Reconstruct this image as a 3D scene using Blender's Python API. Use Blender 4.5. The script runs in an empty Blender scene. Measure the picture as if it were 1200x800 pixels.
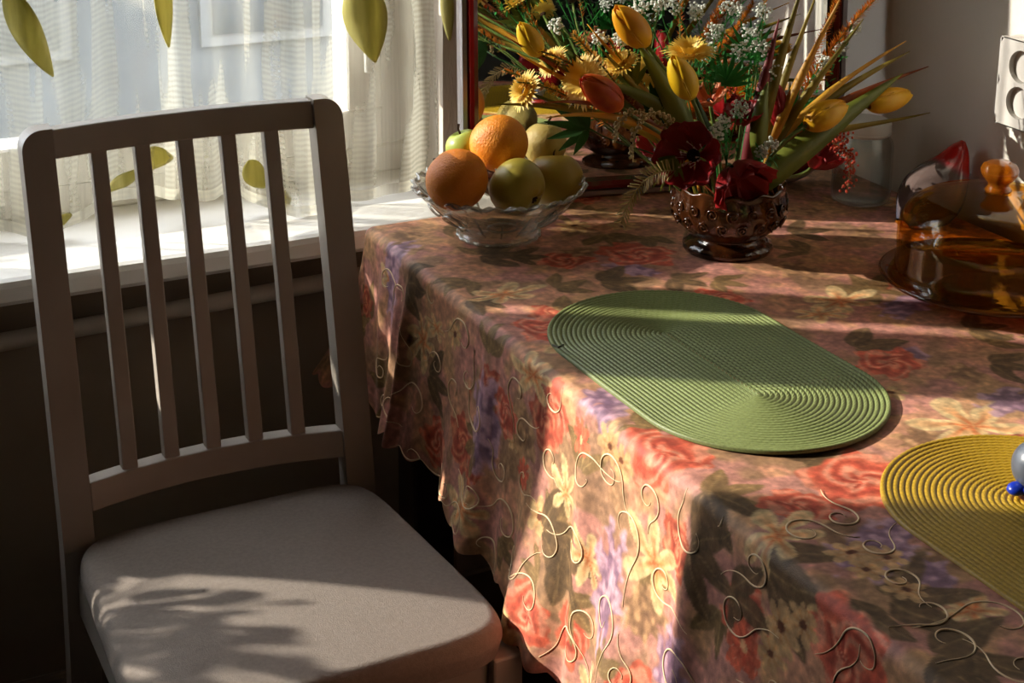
import bpy, math, random
import numpy as np
from math import sin, cos, pi, radians as rad, tan, exp, sqrt
from mathutils import Vector as V, Matrix

scene = bpy.context.scene
col = scene.collection
random.seed(7)
rng = np.random.default_rng(7)

# ------------------------------------------------------------------ camera
F, PITCH, PY, CH, YAW, ROLL, CX, CY = 1911.0449, .2559, 128.9794, 1.4533, .4641, .0084, -1.5451, -2.1144
_c, _s, _cp, _sp, _cr, _sr = cos(YAW), sin(YAW), cos(PITCH), sin(PITCH), cos(ROLL), sin(ROLL)
Rv = V((_c, -_s, 0)); Fh = V((_s, _c, 0)); Zv = V((0, 0, 1))
Fv = Fh * _cp - Zv * _sp; Uv = Fh * _sp + Zv * _cp
R2 = Rv * _cr + Uv * _sr; U2 = -Rv * _sr + Uv * _cr
cam_d = bpy.data.cameras.new('camera'); cam = bpy.data.objects.new('camera', cam_d); col.objects.link(cam)
cam_d.sensor_fit = 'HORIZONTAL'; cam_d.sensor_width = 36; cam_d.lens = F / 1200 * 36
cam_d.shift_y = -(400 - PY) / 1200; cam_d.clip_start = .05; cam_d.clip_end = 200
m = Matrix.Identity(4)
for i in range(3):
    m[i][0] = R2[i]; m[i][1] = U2[i]; m[i][2] = -Fv[i]; m[i][3] = (CX, CY, CH)[i]
cam.matrix_world = m
scene.camera = cam

# ------------------------------------------------------------------ light
SUN_AZ, SUN_EL = rad(-33.5), rad(23.5)
SUN_DIR = V((cos(SUN_AZ) * cos(SUN_EL), sin(SUN_AZ) * cos(SUN_EL), -sin(SUN_EL)))
sd = bpy.data.lights.new('sun', 'SUN'); sd.energy = 5.4; sd.angle = rad(.55); sd.color = (1, .93, .82)
so = bpy.data.objects.new('sun', sd); col.objects.link(so); so.location = (-6, 5, 5)
so.rotation_euler = SUN_DIR.to_track_quat('-Z', 'Y').to_euler()
wd = bpy.data.worlds.new('world'); scene.world = wd; wd.use_nodes = True
bg = wd.node_tree.nodes['Background']; bg.inputs[0].default_value = (.90, .93, 1, 1); bg.inputs[1].default_value = 3.7
vs = scene.view_settings
vs.view_transform = 'Standard'; vs.look = 'None'; vs.gamma = 1; vs.use_curve_mapping = False
vs.exposure = 0.95

# ------------------------------------------------------------------ helpers
def ray(px, py):
    u, v = px - 600, py - PY
    u, v = _cr * u + _sr * v, -_sr * u + _cr * v
    return Rv * (u / F) + Uv * (-v / F) + Fv
O = V((CX, CY, CH))
def at(px, py, y):
    d = ray(px, py); return O + d * ((y - CY) / d.y)
def onz(px, py, z):
    d = ray(px, py); return O + d * ((z - CH) / d.z)
def onx(px, py, x):
    d = ray(px, py); return O + d * ((x - CX) / d.x)
def depth(p): return (p - O).dot(Fv)
def lin(c): return tuple((x / 12.92 if x <= .04045 else ((x + .055) / 1.055) ** 2.4) for x in (v / 255 for v in c))
def sm(a, b, x):
    t = min(1, max(0, (x - a) / (b - a))); return t * t * (3 - 2 * t)

MATS = {}
def mat(name, c1, c2=None, rough=.6, scale=20., metal=0., bump=0., bscale=None, spec=.5, stretch=(1, 1, 1), coat=0., trans=0., sss=0., detail=4., sharp=(.35, .65), emit=0.):
    """procedural principled material, colours in sRGB 0-255, varied by noise"""
    if name in MATS: return MATS[name]
    mt = bpy.data.materials.new(name); mt.use_nodes = True; MATS[name] = mt
    nt = mt.node_tree; N = nt.nodes; L = nt.links; b = N['Principled BSDF']
    c2 = c2 or tuple(min(255, x * 1.12 + 3) for x in c1)
    tc = N.new('ShaderNodeTexCoord'); mp = N.new('ShaderNodeMapping'); mp.inputs['Scale'].default_value = stretch
    L.new(tc.outputs['Object'], mp.inputs[0])
    nz = N.new('ShaderNodeTexNoise'); nz.inputs['Scale'].default_value = scale; nz.inputs['Detail'].default_value = detail
    L.new(mp.outputs[0], nz.inputs['Vector'])
    rp = N.new('ShaderNodeValToRGB'); rp.color_ramp.elements[0].position = sharp[0]; rp.color_ramp.elements[1].position = sharp[1]
    rp.color_ramp.elements[0].color = (*lin(c1), 1); rp.color_ramp.elements[1].color = (*lin(c2), 1)
    L.new(nz.outputs['Fac'], rp.inputs[0]); L.new(rp.outputs[0], b.inputs['Base Color'])
    b.inputs['Roughness'].default_value = rough; b.inputs['Metallic'].default_value = metal
    b.inputs['Specular IOR Level'].default_value = spec; b.inputs['Coat Weight'].default_value = coat
    if sss:
        b.inputs['Subsurface Weight'].default_value = sss; b.inputs['Subsurface Radius'].default_value = (.01, .006, .003)
        b.inputs['Subsurface Scale'].default_value = .5
    if bump:
        n2 = N.new('ShaderNodeTexNoise'); n2.inputs['Scale'].default_value = bscale or scale * 5; n2.inputs['Detail'].default_value = 6
        L.new(mp.outputs[0], n2.inputs['Vector'])
        bp = N.new('ShaderNodeBump'); bp.inputs['Strength'].default_value = bump; bp.inputs['Distance'].default_value = .002
        L.new(n2.outputs['Fac'], bp.inputs['Height']); L.new(bp.outputs[0], b.inputs['Normal'])
    if trans:     # thin translucent leaf or petal: let some light through
        tr = N.new('ShaderNodeBsdfTranslucent'); L.new(rp.outputs[0], tr.inputs[0])
        mx = N.new('ShaderNodeMixShader'); mx.inputs[0].default_value = trans
        L.new(b.outputs[0], mx.inputs[1]); L.new(tr.outputs[0], mx.inputs[2])
        L.new(mx.outputs[0], N['Material Output'].inputs[0])
    return mt
def glass(name, tint, gloss=1.0, rough=.03, bump=0., bscale=60., dens=(1.0, 1.0), diff=0., diffc=(200, 200, 200), tint2=None):
    """thin coloured glass: tinted see-through plus Fresnel gloss (tints are linear)"""
    if name in MATS: return MATS[name]
    mt = bpy.data.materials.new(name); mt.use_nodes = True; MATS[name] = mt
    nt = mt.node_tree; N = nt.nodes; L = nt.links; N.remove(N['Principled BSDF'])
    tp = N.new('ShaderNodeBsdfTransparent'); tp.inputs[0].default_value = (*tint, 1)
    tc = N.new('ShaderNodeTexCoord'); nz = N.new('ShaderNodeTexNoise'); nz.inputs['Scale'].default_value = bscale
    L.new(tc.outputs['Object'], nz.inputs['Vector'])
    if tint2:
        gr = N.new('ShaderNodeMix'); gr.data_type = 'RGBA'; gr.inputs['A'].default_value = (*tint, 1); gr.inputs['B'].default_value = (*tint2, 1)
        rp = N.new('ShaderNodeValToRGB'); rp.color_ramp.elements[0].position = .42; rp.color_ramp.elements[1].position = .58
        n3 = N.new('ShaderNodeTexNoise'); n3.inputs['Scale'].default_value = 14.; L.new(tc.outputs['Object'], n3.inputs['Vector'])
        L.new(n3.outputs['Fac'], rp.inputs[0]); L.new(rp.outputs[0], gr.inputs['Factor']); L.new(gr.outputs['Result'], tp.inputs[0])
    gl = N.new('ShaderNodeBsdfGlossy'); gl.inputs['Roughness'].default_value = rough
    fr = N.new('ShaderNodeLayerWeight'); fr.inputs['Blend'].default_value = .35
    if bump:
        bp = N.new('ShaderNodeBump'); bp.inputs['Strength'].default_value = bump; bp.inputs['Distance'].default_value = .003
        L.new(nz.outputs['Fac'], bp.inputs['Height']); L.new(bp.outputs[0], gl.inputs['Normal']); L.new(bp.outputs[0], fr.inputs['Normal'])
    mm = N.new('ShaderNodeMath'); mm.operation = 'MULTIPLY'; mm.use_clamp = True; mm.inputs[1].default_value = gloss
    pw = N.new('ShaderNodeMath'); pw.operation = 'POWER'; pw.inputs[1].default_value = 2.6; L.new(fr.outputs['Facing'], pw.inputs[0])
    ad = N.new('ShaderNodeMath'); ad.operation = 'MULTIPLY_ADD'; ad.inputs[1].default_value = .45; ad.inputs[2].default_value = .04; L.new(pw.outputs[0], ad.inputs[0])
    L.new(ad.outputs[0], mm.inputs[0])
    mx = N.new('ShaderNodeMixShader'); L.new(mm.outputs[0], mx.inputs[0])
    src = tp
    if diff:
        df = N.new('ShaderNodeBsdfDiffuse'); df.inputs[0].default_value = (*lin(diffc), 1)
        m2 = N.new('ShaderNodeMixShader'); m2.inputs[0].default_value = diff
        L.new(tp.outputs[0], m2.inputs[1]); L.new(df.outputs[0], m2.inputs[2]); src = m2
    L.new(src.outputs[0], mx.inputs[1]); L.new(gl.outputs[0], mx.inputs[2])
    L.new(mx.outputs[0], N['Material Output'].inputs[0])
    return mt

class MB:
    def __init__(s): s.v = []; s.f = []
    def add(s, vs_, fs):
        o = len(s.v); s.v += [tuple(p) for p in vs_]; s.f += [tuple(i + o for i in f) for f in fs]; return s
    def box(s, a, b, bev=0.):
        (x0, y0, z0), (x1, y1, z1) = a, b
        if not bev:
            P = [(x, y, z) for z in (z0, z1) for y in (y0, y1) for x in (x0, x1)]
            return s.add(P, [(0, 2, 3, 1), (4, 5, 7, 6), (0, 1, 5, 4), (2, 6, 7, 3), (0, 4, 6, 2), (1, 3, 7, 5)])
        # chamfered box: 24 verts
        P = []; idx = {}
        for ix in (0, 1):
            for iy in (0, 1):
                for iz in (0, 1):
                    c = (x1 if ix else x0, y1 if iy else y0, z1 if iz else z0)
                    d = (-bev if ix else bev, -bev if iy else bev, -bev if iz else bev)
                    for ax in range(3):
                        p = [c[k] + d[k] for k in range(3)]; p[ax] = c[ax]
                        idx[(ix, iy, iz, ax)] = len(P); P.append(p)
        Fc = []
        for ax in range(3):
            o1, o2 = [(1, 2), (2, 0), (0, 1)][ax]
            for sgn in (0, 1):
                q = []
                for a_, b_ in ((0, 0), (1, 0), (1, 1), (0, 1)):
                    k = [0, 0, 0]; k[ax] = sgn; k[o1] = a_; k[o2] = b_; q.append(idx[(*k, ax)])
                Fc.append(q if sgn else q[::-1])
            for a_ in (0, 1):
                for b_ in (0, 1):
                    k0 = [0, 0, 0]; k1 = [0, 0, 0]
                    k0[o1] = k1[o1] = a_; k0[o2] = k1[o2] = b_; k1[ax] = 1
                    q = [idx[(*k0, o1)], idx[(*k0, o2)], idx[(*k1, o2)], idx[(*k1, o1)]]
                    Fc.append(q if a_ != b_ else q[::-1])
        for ix in (0, 1):
            for iy in (0, 1):
                for iz in (0, 1):
                    q = [idx[(ix, iy, iz, a_)] for a_ in range(3)]
                    Fc.append(q if (ix + iy + iz) % 2 else q[::-1])
        return s.add(P, Fc)
    def grid(s, fn, nu, nv, closeu=False, closev=False):
        """fn(i/nu, j/nv)"""
        U = nu if closeu else nu + 1; W = nv if closev else nv + 1
        P = [fn(i / nu, j / nv) for i in range(U) for j in range(W)]
        Fc = [((i % U) * W + j % W, ((i + 1) % U) * W + j % W, ((i + 1) % U) * W + (j + 1) % W, (i % U) * W + (j + 1) % W) for i in range(nu) for j in range(nv)]
        return s.add(P, Fc)
    def lathe(s, prof, n=48, c=(0, 0, 0), rf=None, cap=False):
        """prof [(r,z)]; rf(angle, k) multiplies radius"""
        k = len(prof)
        P = []
        for i in range(n):
            a = 2 * pi * i / n
            for j, (r, z) in enumerate(prof):
                rr, zz = (r, z) if rf is None else rf(a, j, r, z)
                P.append((c[0] + rr * cos(a), c[1] + rr * sin(a), c[2] + zz))
        Fc = [(i * k + j, ((i + 1) % n) * k + j, ((i + 1) % n) * k + j + 1, i * k + j + 1) for i in range(n) for j in range(k - 1)]
        if cap: Fc.append([i * k for i in range(n)][::-1]); Fc.append([i * k + k - 1 for i in range(n)])
        return s.add(P, Fc)
    def tube(s, pts, r, n=6, caps=True):
        pts = [V(p) for p in pts]; k = len(pts)
        rs = r if hasattr(r, '__len__') else [r] * k
        P = []; up = None
        for i, p in enumerate(pts):
            t = (pts[min(i + 1, k - 1)] - pts[max(i - 1, 0)])
            t = t.normalized() if t.length > 1e-9 else V((0, 0, 1))
            if up is None: up = V((0, 0, 1)) if abs(t.z) < .9 else V((1, 0, 0))
            a = t.cross(up)
            a = a.normalized() if a.length > 1e-6 else t.orthogonal().normalized()
            b = a.cross(t); up = b
            for j in range(n):
                q = 2 * pi * j / n; P.append(p + a * (rs[i] * cos(q)) + b * (rs[i] * sin(q)))
        Fc = [(i * n + j, i * n + (j + 1) % n, (i + 1) * n + (j + 1) % n, (i + 1) * n + j) for i in range(k - 1) for j in range(n)]
        if caps: Fc += [tuple(range(n))[::-1], tuple((k - 1) * n + j for j in range(n))]
        return s.add(P, Fc)
    def ball(s, c, r, nu=10, nv=6, sq=(1, 1, 1)):
        c = V(c); P = [c + V((0, 0, r * sq[2]))]
        for j in range(1, nv):
            th = pi * j / nv
            for i in range(nu):
                a = 2 * pi * i / nu; P.append(c + V((r * sq[0] * sin(th) * cos(a), r * sq[1] * sin(th) * sin(a), r * sq[2] * cos(th))))
        P.append(c - V((0, 0, r * sq[2]))); Fc = []
        for i in range(nu): Fc.append((0, 1 + i, 1 + (i + 1) % nu))
        for j in range(nv - 2):
            for i in range(nu):
                a = 1 + j * nu; b = a + nu; Fc.append((a + i, b + i, b + (i + 1) % nu, a + (i + 1) % nu))
        a = 1 + (nv - 2) * nu
        for i in range(nu): Fc.append((len(P) - 1, a + (i + 1) % nu, a + i))
        return s.add(P, Fc)
    def bar(s, p, q, w, h, up=(0, 0, 1)):
        p = V(p); q = V(q); t = (q - p).normalized(); a = t.cross(V(up)).normalized() * (w / 2); b = a.cross(t).normalized() * (h / 2)
        P = [p - a - b, p + a - b, p + a + b, p - a + b, q - a - b, q + a - b, q + a + b, q - a + b]
        return s.add(P, [(0, 1, 2, 3), (7, 6, 5, 4), (0, 4, 5, 1), (1, 5, 6, 2), (2, 6, 7, 3), (3, 7, 4, 0)])
    def build(s, name, material, parent=None, smooth=False, local=False, solid=0., bevel=0., sub=0):
        me = bpy.data.meshes.new(name)
        off = V((0, 0, 0))
        if parent is not None and not local: off = origin_of(parent)
        me.from_pydata([(p[0] - off.x, p[1] - off.y, p[2] - off.z) for p in s.v], [], s.f)
        me.validate(); me.update()
        me.materials.append(material)
        if smooth: me.polygons.foreach_set('use_smooth', [True] * len(me.polygons))
        o = bpy.data.objects.new(name, me); col.objects.link(o)
        if parent is not None: o.parent = parent
        if solid:
            md = o.modifiers.new('solid', 'SOLIDIFY'); md.thickness = solid; md.offset = 0
        if bevel:
            md = o.modifiers.new('bevel', 'BEVEL'); md.width = bevel; md.segments = 2; md.limit_method = 'ANGLE'
        if sub:
            md = o.modifiers.new('sub', 'SUBSURF'); md.levels = md.render_levels = sub
        return o
def origin_of(o):
    p = V(o.location)
    while o.parent: o = o.parent; p += V(o.location)
    return p
def tag(o, label, cat, group=None):
    o['label'] = label; o['category'] = cat
    if group: o['group'] = group
    return o
def thing(name, loc, label, cat, group=None, rz=0):
    o = bpy.data.objects.new(name, None); col.objects.link(o); o.location = loc; o.rotation_euler = (0, 0, rz); o.empty_display_size = .05
    return tag(o, label, cat, group)
def struct(o): o['kind'] = 'structure'; return o
def stuff(o): o['kind'] = 'stuff'; return o
def bez(pts, n):
    pts = [V(p) for p in pts]; out = []
    for i in range(n + 1):
        q = list(pts); t = i / n
        while len(q) > 1: q = [a.lerp(b, t) for a, b in zip(q, q[1:])]
        out.append(q[0])
    return out

# ------------------------------------------------------------------ the room
XW, XL, YF, ZC = -.02, -3.6, -3.4, 2.5      # right wall, left wall, front wall, ceiling
WX0, WX1, WZ0, WZ1, WT = -2.78, -.60, .69, 2.15, .32   # window opening
SILL_Z, SILL_Y = .7317, -.1365
m_wall = mat('wall_paint', (226, 218, 206), (234, 226, 214), .9, 6, bump=.25, bscale=90)
m_plaster = mat('wall_plaster', (176, 164, 150), (196, 184, 170), .95, 30, bump=.8, bscale=220, stretch=(1, 1, .25))
m_dark = mat('wall_brown', (46, 41, 36), (54, 48, 42), .9, 5, bump=.2, bscale=80)
m_white = mat('white_paint', (226, 222, 212), (234, 230, 222), .45, 8)
m_ceil = mat('ceiling_paint', (128, 118, 104), (138, 128, 114), .95, 4)
m_floor = mat('floor_board', (58, 40, 27), (80, 56, 38), .55, 9, stretch=(1, 8, 1))

struct(MB().box((XL - .1, YF - .1, -.1), (XW + .1, WT + .05, 0)).build('floor', m_floor))
struct(MB().box((XL - .1, YF - .1, ZC), (XW + .1, WT, ZC + .1)).build('ceiling', m_ceil))
w = MB()
w.box((XL, 0, 0), (WX0, WT, ZC)).box((WX1, 0, 0), (XW + .1, WT, ZC)).box((WX0, 0, WZ1), (WX1, WT, ZC)).box((WX0, .0, 0), (WX1, WT, WZ0))
wb = struct(w.build('wall_back', m_plaster))
struct(MB().box((XW, YF, 0), (XW + .1, 0, ZC)).build('wall_right', m_wall))
struct(MB().box((XL - .1, YF, 0), (XL, WT, ZC)).build('wall_left', m_dark))
struct(MB().box((XL - .1, YF - .1, 0), (XW + .1, YF, ZC)).build('wall_front', m_dark))
# dado below the sill is painted brown
MB().box((WX0 - .02, -.004, .09), (WX1 + .02, .0, .66)).build('dado_panel', mat('dado_paint', (150, 136, 116), (160, 146, 126), .85, 5, bump=.2, bscale=80), wb, local=True)
struct(MB().box((XL, -.016, 0), (XW, 0, .088), .004).build('baseboard_back', mat('baseboard_paint', (120, 104, 84), (132, 116, 96), .6, 8)))

# window: sill, frame, mullions, panes
win = bpy.data.objects.new('window_1', None); col.objects.link(win); win.location = (-1.6, 0, WZ0); struct(win); win['label'] = 'white window with deep sill behind sheer curtain'
s_ = MB()
prof = [(SILL_Y + .006, .6974), (SILL_Y, .704), (SILL_Y, .722), (SILL_Y + .003, .729), (SILL_Y + .010, SILL_Z), (.20, SILL_Z), (.20, .6974)]
xs = (WX0 - .05, WX1 + .04)
P = [(x, y, z) for x in xs for (y, z) in prof]; k = len(prof)
s_.add(P, [tuple(range(k)), tuple(range(2 * k - 1, k - 1, -1))] + [(i, i + k, (i + 1) % k + k, (i + 1) % k) for i in range(k)])
s_.build('window_sill', m_white, win)
YG0, YG1 = .10, .18
def fr(name, x0, x1, z0, z1, y0=YG0, y1=YG1): return MB().box((x0, y0, z0), (x1, y1, z1), .004).build(name, m_white, win)
ZB = SILL_Z
fr('frame_bottom', WX0, WX1, ZB, ZB + .045)
fr('frame_top', WX0, WX1, WZ1 - .06, WZ1)
fr('jamb', WX0, -2.60, ZB + .045, WZ1 - .06); fr('jamb', -.66, WX1, ZB + .045, WZ1 - .06)
fr('mullion', -1.955, -1.84, ZB + .045, WZ1 - .06)
m_pane = glass('window_glass', (.96, .97, .97), .6)
for (a, b, sa, sb) in ((-2.60, -1.955, .05, .055), (-1.84, -1.631, .05, .03), (-1.629, -.66, .03, .055)):
    z0, z1 = ZB + .045, WZ1 - .06
    y0, y1 = YG0 - .012, YG1 - .03
    sash = MB().box((a, y0, z0), (b, y1, z0 + .06), .003).box((a, y0, z1 - .06), (b, y1, z1), .003)
    sash.box((a, y0, z0 + .06), (a + sa, y1, z1 - .06), .003).box((b - sb, y0, z0 + .06), (b, y1, z1 - .06), .003)
    sash = sash.build('sash', m_white, win)
    MB().box((a + sa, .128, z0 + .06), (b - sb, .132, z1 - .06)).build('pane', m_pane, sash)
MB().tube([(-.69, .088, 1.02), (-.69, .066, 1.02)], .012, 10).tube([(-.69, .066, 1.03), (-.69, .062, .90)], .008, 8).build('handle', m_white, win, smooth=True)

# heating pipe along the wall under the sill
hp = MB().tube([(-3.3, -.05, .606), (-2.2, -.05, .612), (-1.25, -.05, .618), (-.81, -.05, .6295), (-.4, -.05, .636)], .0125, 14)
hp = tag(hp.build('heating_pipe', mat('pipe_paint', (186, 176, 158), (196, 186, 168), .5, 10), None, smooth=True), 'painted horizontal heating pipe below the window sill', 'pipe')
for x in (-2.6, -1.9, -.62):
    MB().box((x - .008, -.05, .585), (x + .008, 0.0, .607)).build('bracket', m_white, hp)

# outside: ground, a plain facade facing the window and a shrub bed
struct(MB().box((-40, .6, -3.3), (40, 40, -3.0)).build('ground', mat('ground_grass', (52, 56, 40), (72, 72, 54), .95, 3)))
fac = thing('apartment_building', (3, 12, -3), 'grey apartment facade outside beyond the sheer curtain', 'building')
MB().box((-3.2, 11.4, -3), (12, 14, 6)).build('wall', mat('facade_render', (84, 88, 90), (98, 102, 104), .95, 2), fac)
for i in range(6):
    for zz in (-1.6, 1.2, 3.8):
        wn = MB().box((-2.4 + i * 2.3, 11.34, zz), (-1.2 + i * 2.3, 11.40, zz + 1.5)).build('window', mat('facade_trim', (104, 106, 106), (112, 114, 114), .8), fac)
        MB().box((-2.3 + i * 2.3, 11.32, zz + .1), (-1.3 + i * 2.3, 11.345, zz + 1.4)).build('pane', mat('dark_glass', (58, 64, 68), (70, 76, 82), .15, 3), wn)

# unseen filled wooden box, added outside to block sun from the table
sbox = thing('shade_box', (-2.10, .50, 1.30), 'wooden box added outside the window to shade the table', 'shade box')
m_sbox = mat('weathered_wood', (112, 92, 70), (134, 112, 86), .85, 14, stretch=(1, 6, 6))
for (a, b) in (((-2.31, .42, 1.31), (-1.90, .435, 1.485)), ((-2.31, .565, 1.31), (-1.90, .58, 1.485)), ((-2.31, .435, 1.31), (-2.295, .565, 1.485)), ((-1.915, .435, 1.31), (-1.90, .565, 1.485)), ((-2.295, .435, 1.31), (-1.915, .565, 1.325))):
    MB().box(a, b).build('board', m_sbox, sbox)
MB().box((-2.294, .436, 1.326), (-1.916, .564, 1.465)).build('box_fill', mat('box_fill', (48, 36, 26), (64, 48, 34), 1., 40), sbox)
for x in (-2.24, -1.97): MB().box((x - .008, WT, 1.295), (x + .008, .58, 1.309)).build('bracket', m_sbox, sbox)

# ------------------------------------------------------------------ sheer curtain
def curtain_mat():
    mt = bpy.data.materials.new('sheer_net'); mt.use_nodes = True
    nt = mt.node_tree; N = nt.nodes; L = nt.links; N.remove(N['Principled BSDF'])
    uv = N.new('ShaderNodeUVMap'); uv.uv_map = 'UVMap'
    sp = N.new('ShaderNodeSeparateXYZ'); L.new(uv.outputs[0], sp.inputs[0])
    # wavy horizontal net threads
    nz = N.new('ShaderNodeTexNoise'); nz.inputs['Scale'].default_value = 60; nz.inputs['Detail'].default_value = 1; L.new(uv.outputs[0], nz.inputs['Vector'])
    def math_(op, a=None, b=None, clamp=False):
        n = N.new('ShaderNodeMath'); n.operation = op; n.use_clamp = clamp
        for i, v in enumerate((a, b)):
            if v is None: continue
            if isinstance(v, (int, float)): n.inputs[i].default_value = v
            else: L.new(v, n.inputs[i])
        return n.outputs[0]
    x, y = sp.outputs[0], sp.outputs[1]
    ph = math_('ADD', math_('MULTIPLY', y, 820.), math_('MULTIPLY', nz.outputs['Fac'], 5.0))
    thr = math_('ADD', math_('MULTIPLY', math_('SINE', ph), .5), .5)
    # vertical panels of dense and open weave
    cmb = N.new('ShaderNodeCombineXYZ'); L.new(math_('MULTIPLY', x, 26.), cmb.inputs[0]); L.new(math_('MULTIPLY', y, 2.6), cmb.inputs[1])
    n2 = N.new('ShaderNodeTexNoise'); n2.inputs['Scale'].default_value = 1.; n2.inputs['Detail'].default_value = 3.; n2.inputs['Distortion'].default_value = .5
    L.new(cmb.outputs[0], n2.inputs['Vector'])
    rp = N.new('ShaderNodeValToRGB'); rp.color_ramp.elements[0].position = .47; rp.color_ramp.elements[1].position = .54
    L.new(n2.outputs['Fac'], rp.inputs[0])
    pan = rp.outputs[0]
    op = math_('ADD', math_('ADD', math_('MULTIPLY', pan, .20), .26), math_('MULTIPLY', math_('MULTIPLY', thr, pan), .16), True)
    # fine vertical streaks
    c3 = N.new('ShaderNodeCombineXYZ'); L.new(math_('MULTIPLY', x, 320.), c3.inputs[0]); L.new(math_('MULTIPLY', y, 8.), c3.inputs[1])
    n3 = N.new('ShaderNodeTexNoise'); n3.inputs['Scale'].default_value = 1.; L.new(c3.outputs[0], n3.inputs['Vector'])
    op = math_('ADD', op, math_('MULTIPLY', math_('SUBTRACT', n3.outputs['Fac'], .5), .25), True)
    # hem band
    hemf = math_('LESS_THAN', y, .016)
    op = math_('ADD', op, math_('MULTIPLY', hemf, .3), True)
    tr = N.new('ShaderNodeBsdfTransparent')
    df = N.new('ShaderNodeBsdfDiffuse'); df.inputs[0].default_value = (*lin((204, 198, 180)), 1)
    tl = N.new('ShaderNodeBsdfTranslucent'); tl.inputs[0].default_value = (*lin((196, 192, 174)), 1)
    m1 = N.new('ShaderNodeMixShader'); m1.inputs[0].default_value = .5; L.new(df.outputs[0], m1.inputs[1]); L.new(tl.outputs[0], m1.inputs[2])
    m2 = N.new('ShaderNodeMixShader'); L.new(op, m2.inputs[0]); L.new(tr.outputs[0], m2.inputs[1]); L.new(m1.outputs[0], m2.inputs[2])
    L.new(m2.outputs[0], N['Material Output'].inputs[0])
    return mt
CX0, CX1, CZ1 = -1.36, -.635, 2.3
def cur_y(x, z):
    a = .55 + .45 * sm(1.6, .75, z)
    return -.022 + a * (.022 * sin((x + 1.3) * 24) + .014 * sin((x + .9) * 51 + .8) + .006 * sin(x * 113)) - .035 * sm(-.85, -.70, x) * a + .02 * sm(-1.02, -1.2, x)
def cur_hem(x):
    return .742 + .012 * sin(x * 19 + 1.) + .055 * exp(-((x + 1.08) / .06) ** 2) + .018 * exp(-((x + .93) / .03) ** 2)
def cur_p(u, v):
    x = CX0 + (CX1 - CX0) * u; h = cur_hem(x); z = h + (CZ1 - h) * v
    xx = x + .012 * sin(v * 9 + x * 17) * (1 - v) * .5
    return V((xx, cur_y(x, z), z))
cur = thing('sheer_curtain', (-1.0, -.02, .74), 'sheer off-white net curtain with olive leaf appliques hanging over the sill', 'curtain')
NU, NV = 220, 90
cm = MB().grid(lambda u, v: cur_p(u, v), NU, NV).build('net', curtain_mat(), cur, smooth=True)
uvl = cm.data.uv_layers.new(name='UVMap')
uvd = []
for l in cm.data.loops:
    i, j = divmod(l.vertex_index, NV + 1); uvd += [i / NU * .9, j / NV * 1.56]
uvl.data.foreach_set('uv', uvd)
m_leafap = mat('applique_leaf', (176, 168, 96), (206, 198, 128), .8, 60, stretch=(1, 1, .15), trans=.45)
def applique(px, py, length, width, ang, curl=0.):
    # a flat leaf sewn on the net, tip pointing along ang (degrees, 0 = right, -90 = down)
    d = ray(px, py); t = (-.02 - CY) / d.y; c = O + d * t
    ax = V((cos(rad(ang)), sin(rad(ang)))); pr = V((-ax.y, ax.x))
    n = 14; P = []; Fc = []
    for i in range(n + 1):
        a = i / n; wv = width * (sin(pi * a ** .8) ** .85) * .5 + .0012
        for s in (-1, -.5, 0, .5, 1):
            q = ax * ((a - .5) * length) + pr * (s * wv + curl * length * ((a - .5) ** 2))
            x = c.x + q.x; z = c.z + q.y
            P.append((x, cur_y(x, z) - .0025 - .001 * (1 - abs(s)), z))
    for i in range(n):
        for j in range(4): Fc.append((i * 5 + j, i * 5 + j + 1, i * 5 + j + 6, i * 5 + j + 5))
    o = MB().add(P, Fc).build('leaf_applique', m_leafap, cur, smooth=True, solid=.0012)
    o['label'] = 'olive green leaf applique'
    return o
for a in ((36, 42, .13, .034, -68, .1), (196, 8, .12, .026, -86, .05), (425, 22, .12, .055, -82, .05), (510, 8, .08, .014, -88, 0),
          (182, 186, .062, .030, -8, -.3), (138, 205, .05, .014, -140, .2), (298, 205, .05, .030, -62, .2), (324, 228, .03, .02, -70, 0), (75, 262, .03, .012, 30, 0)):
    applique(*a)
rod = MB().tube([(-3.0, -.03, 2.32), (-.3, -.03, 2.32)], .012, 10)
tag(rod.build('curtain_rod', m_white, None, smooth=True), 'white curtain rod above the window', 'rod')

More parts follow.
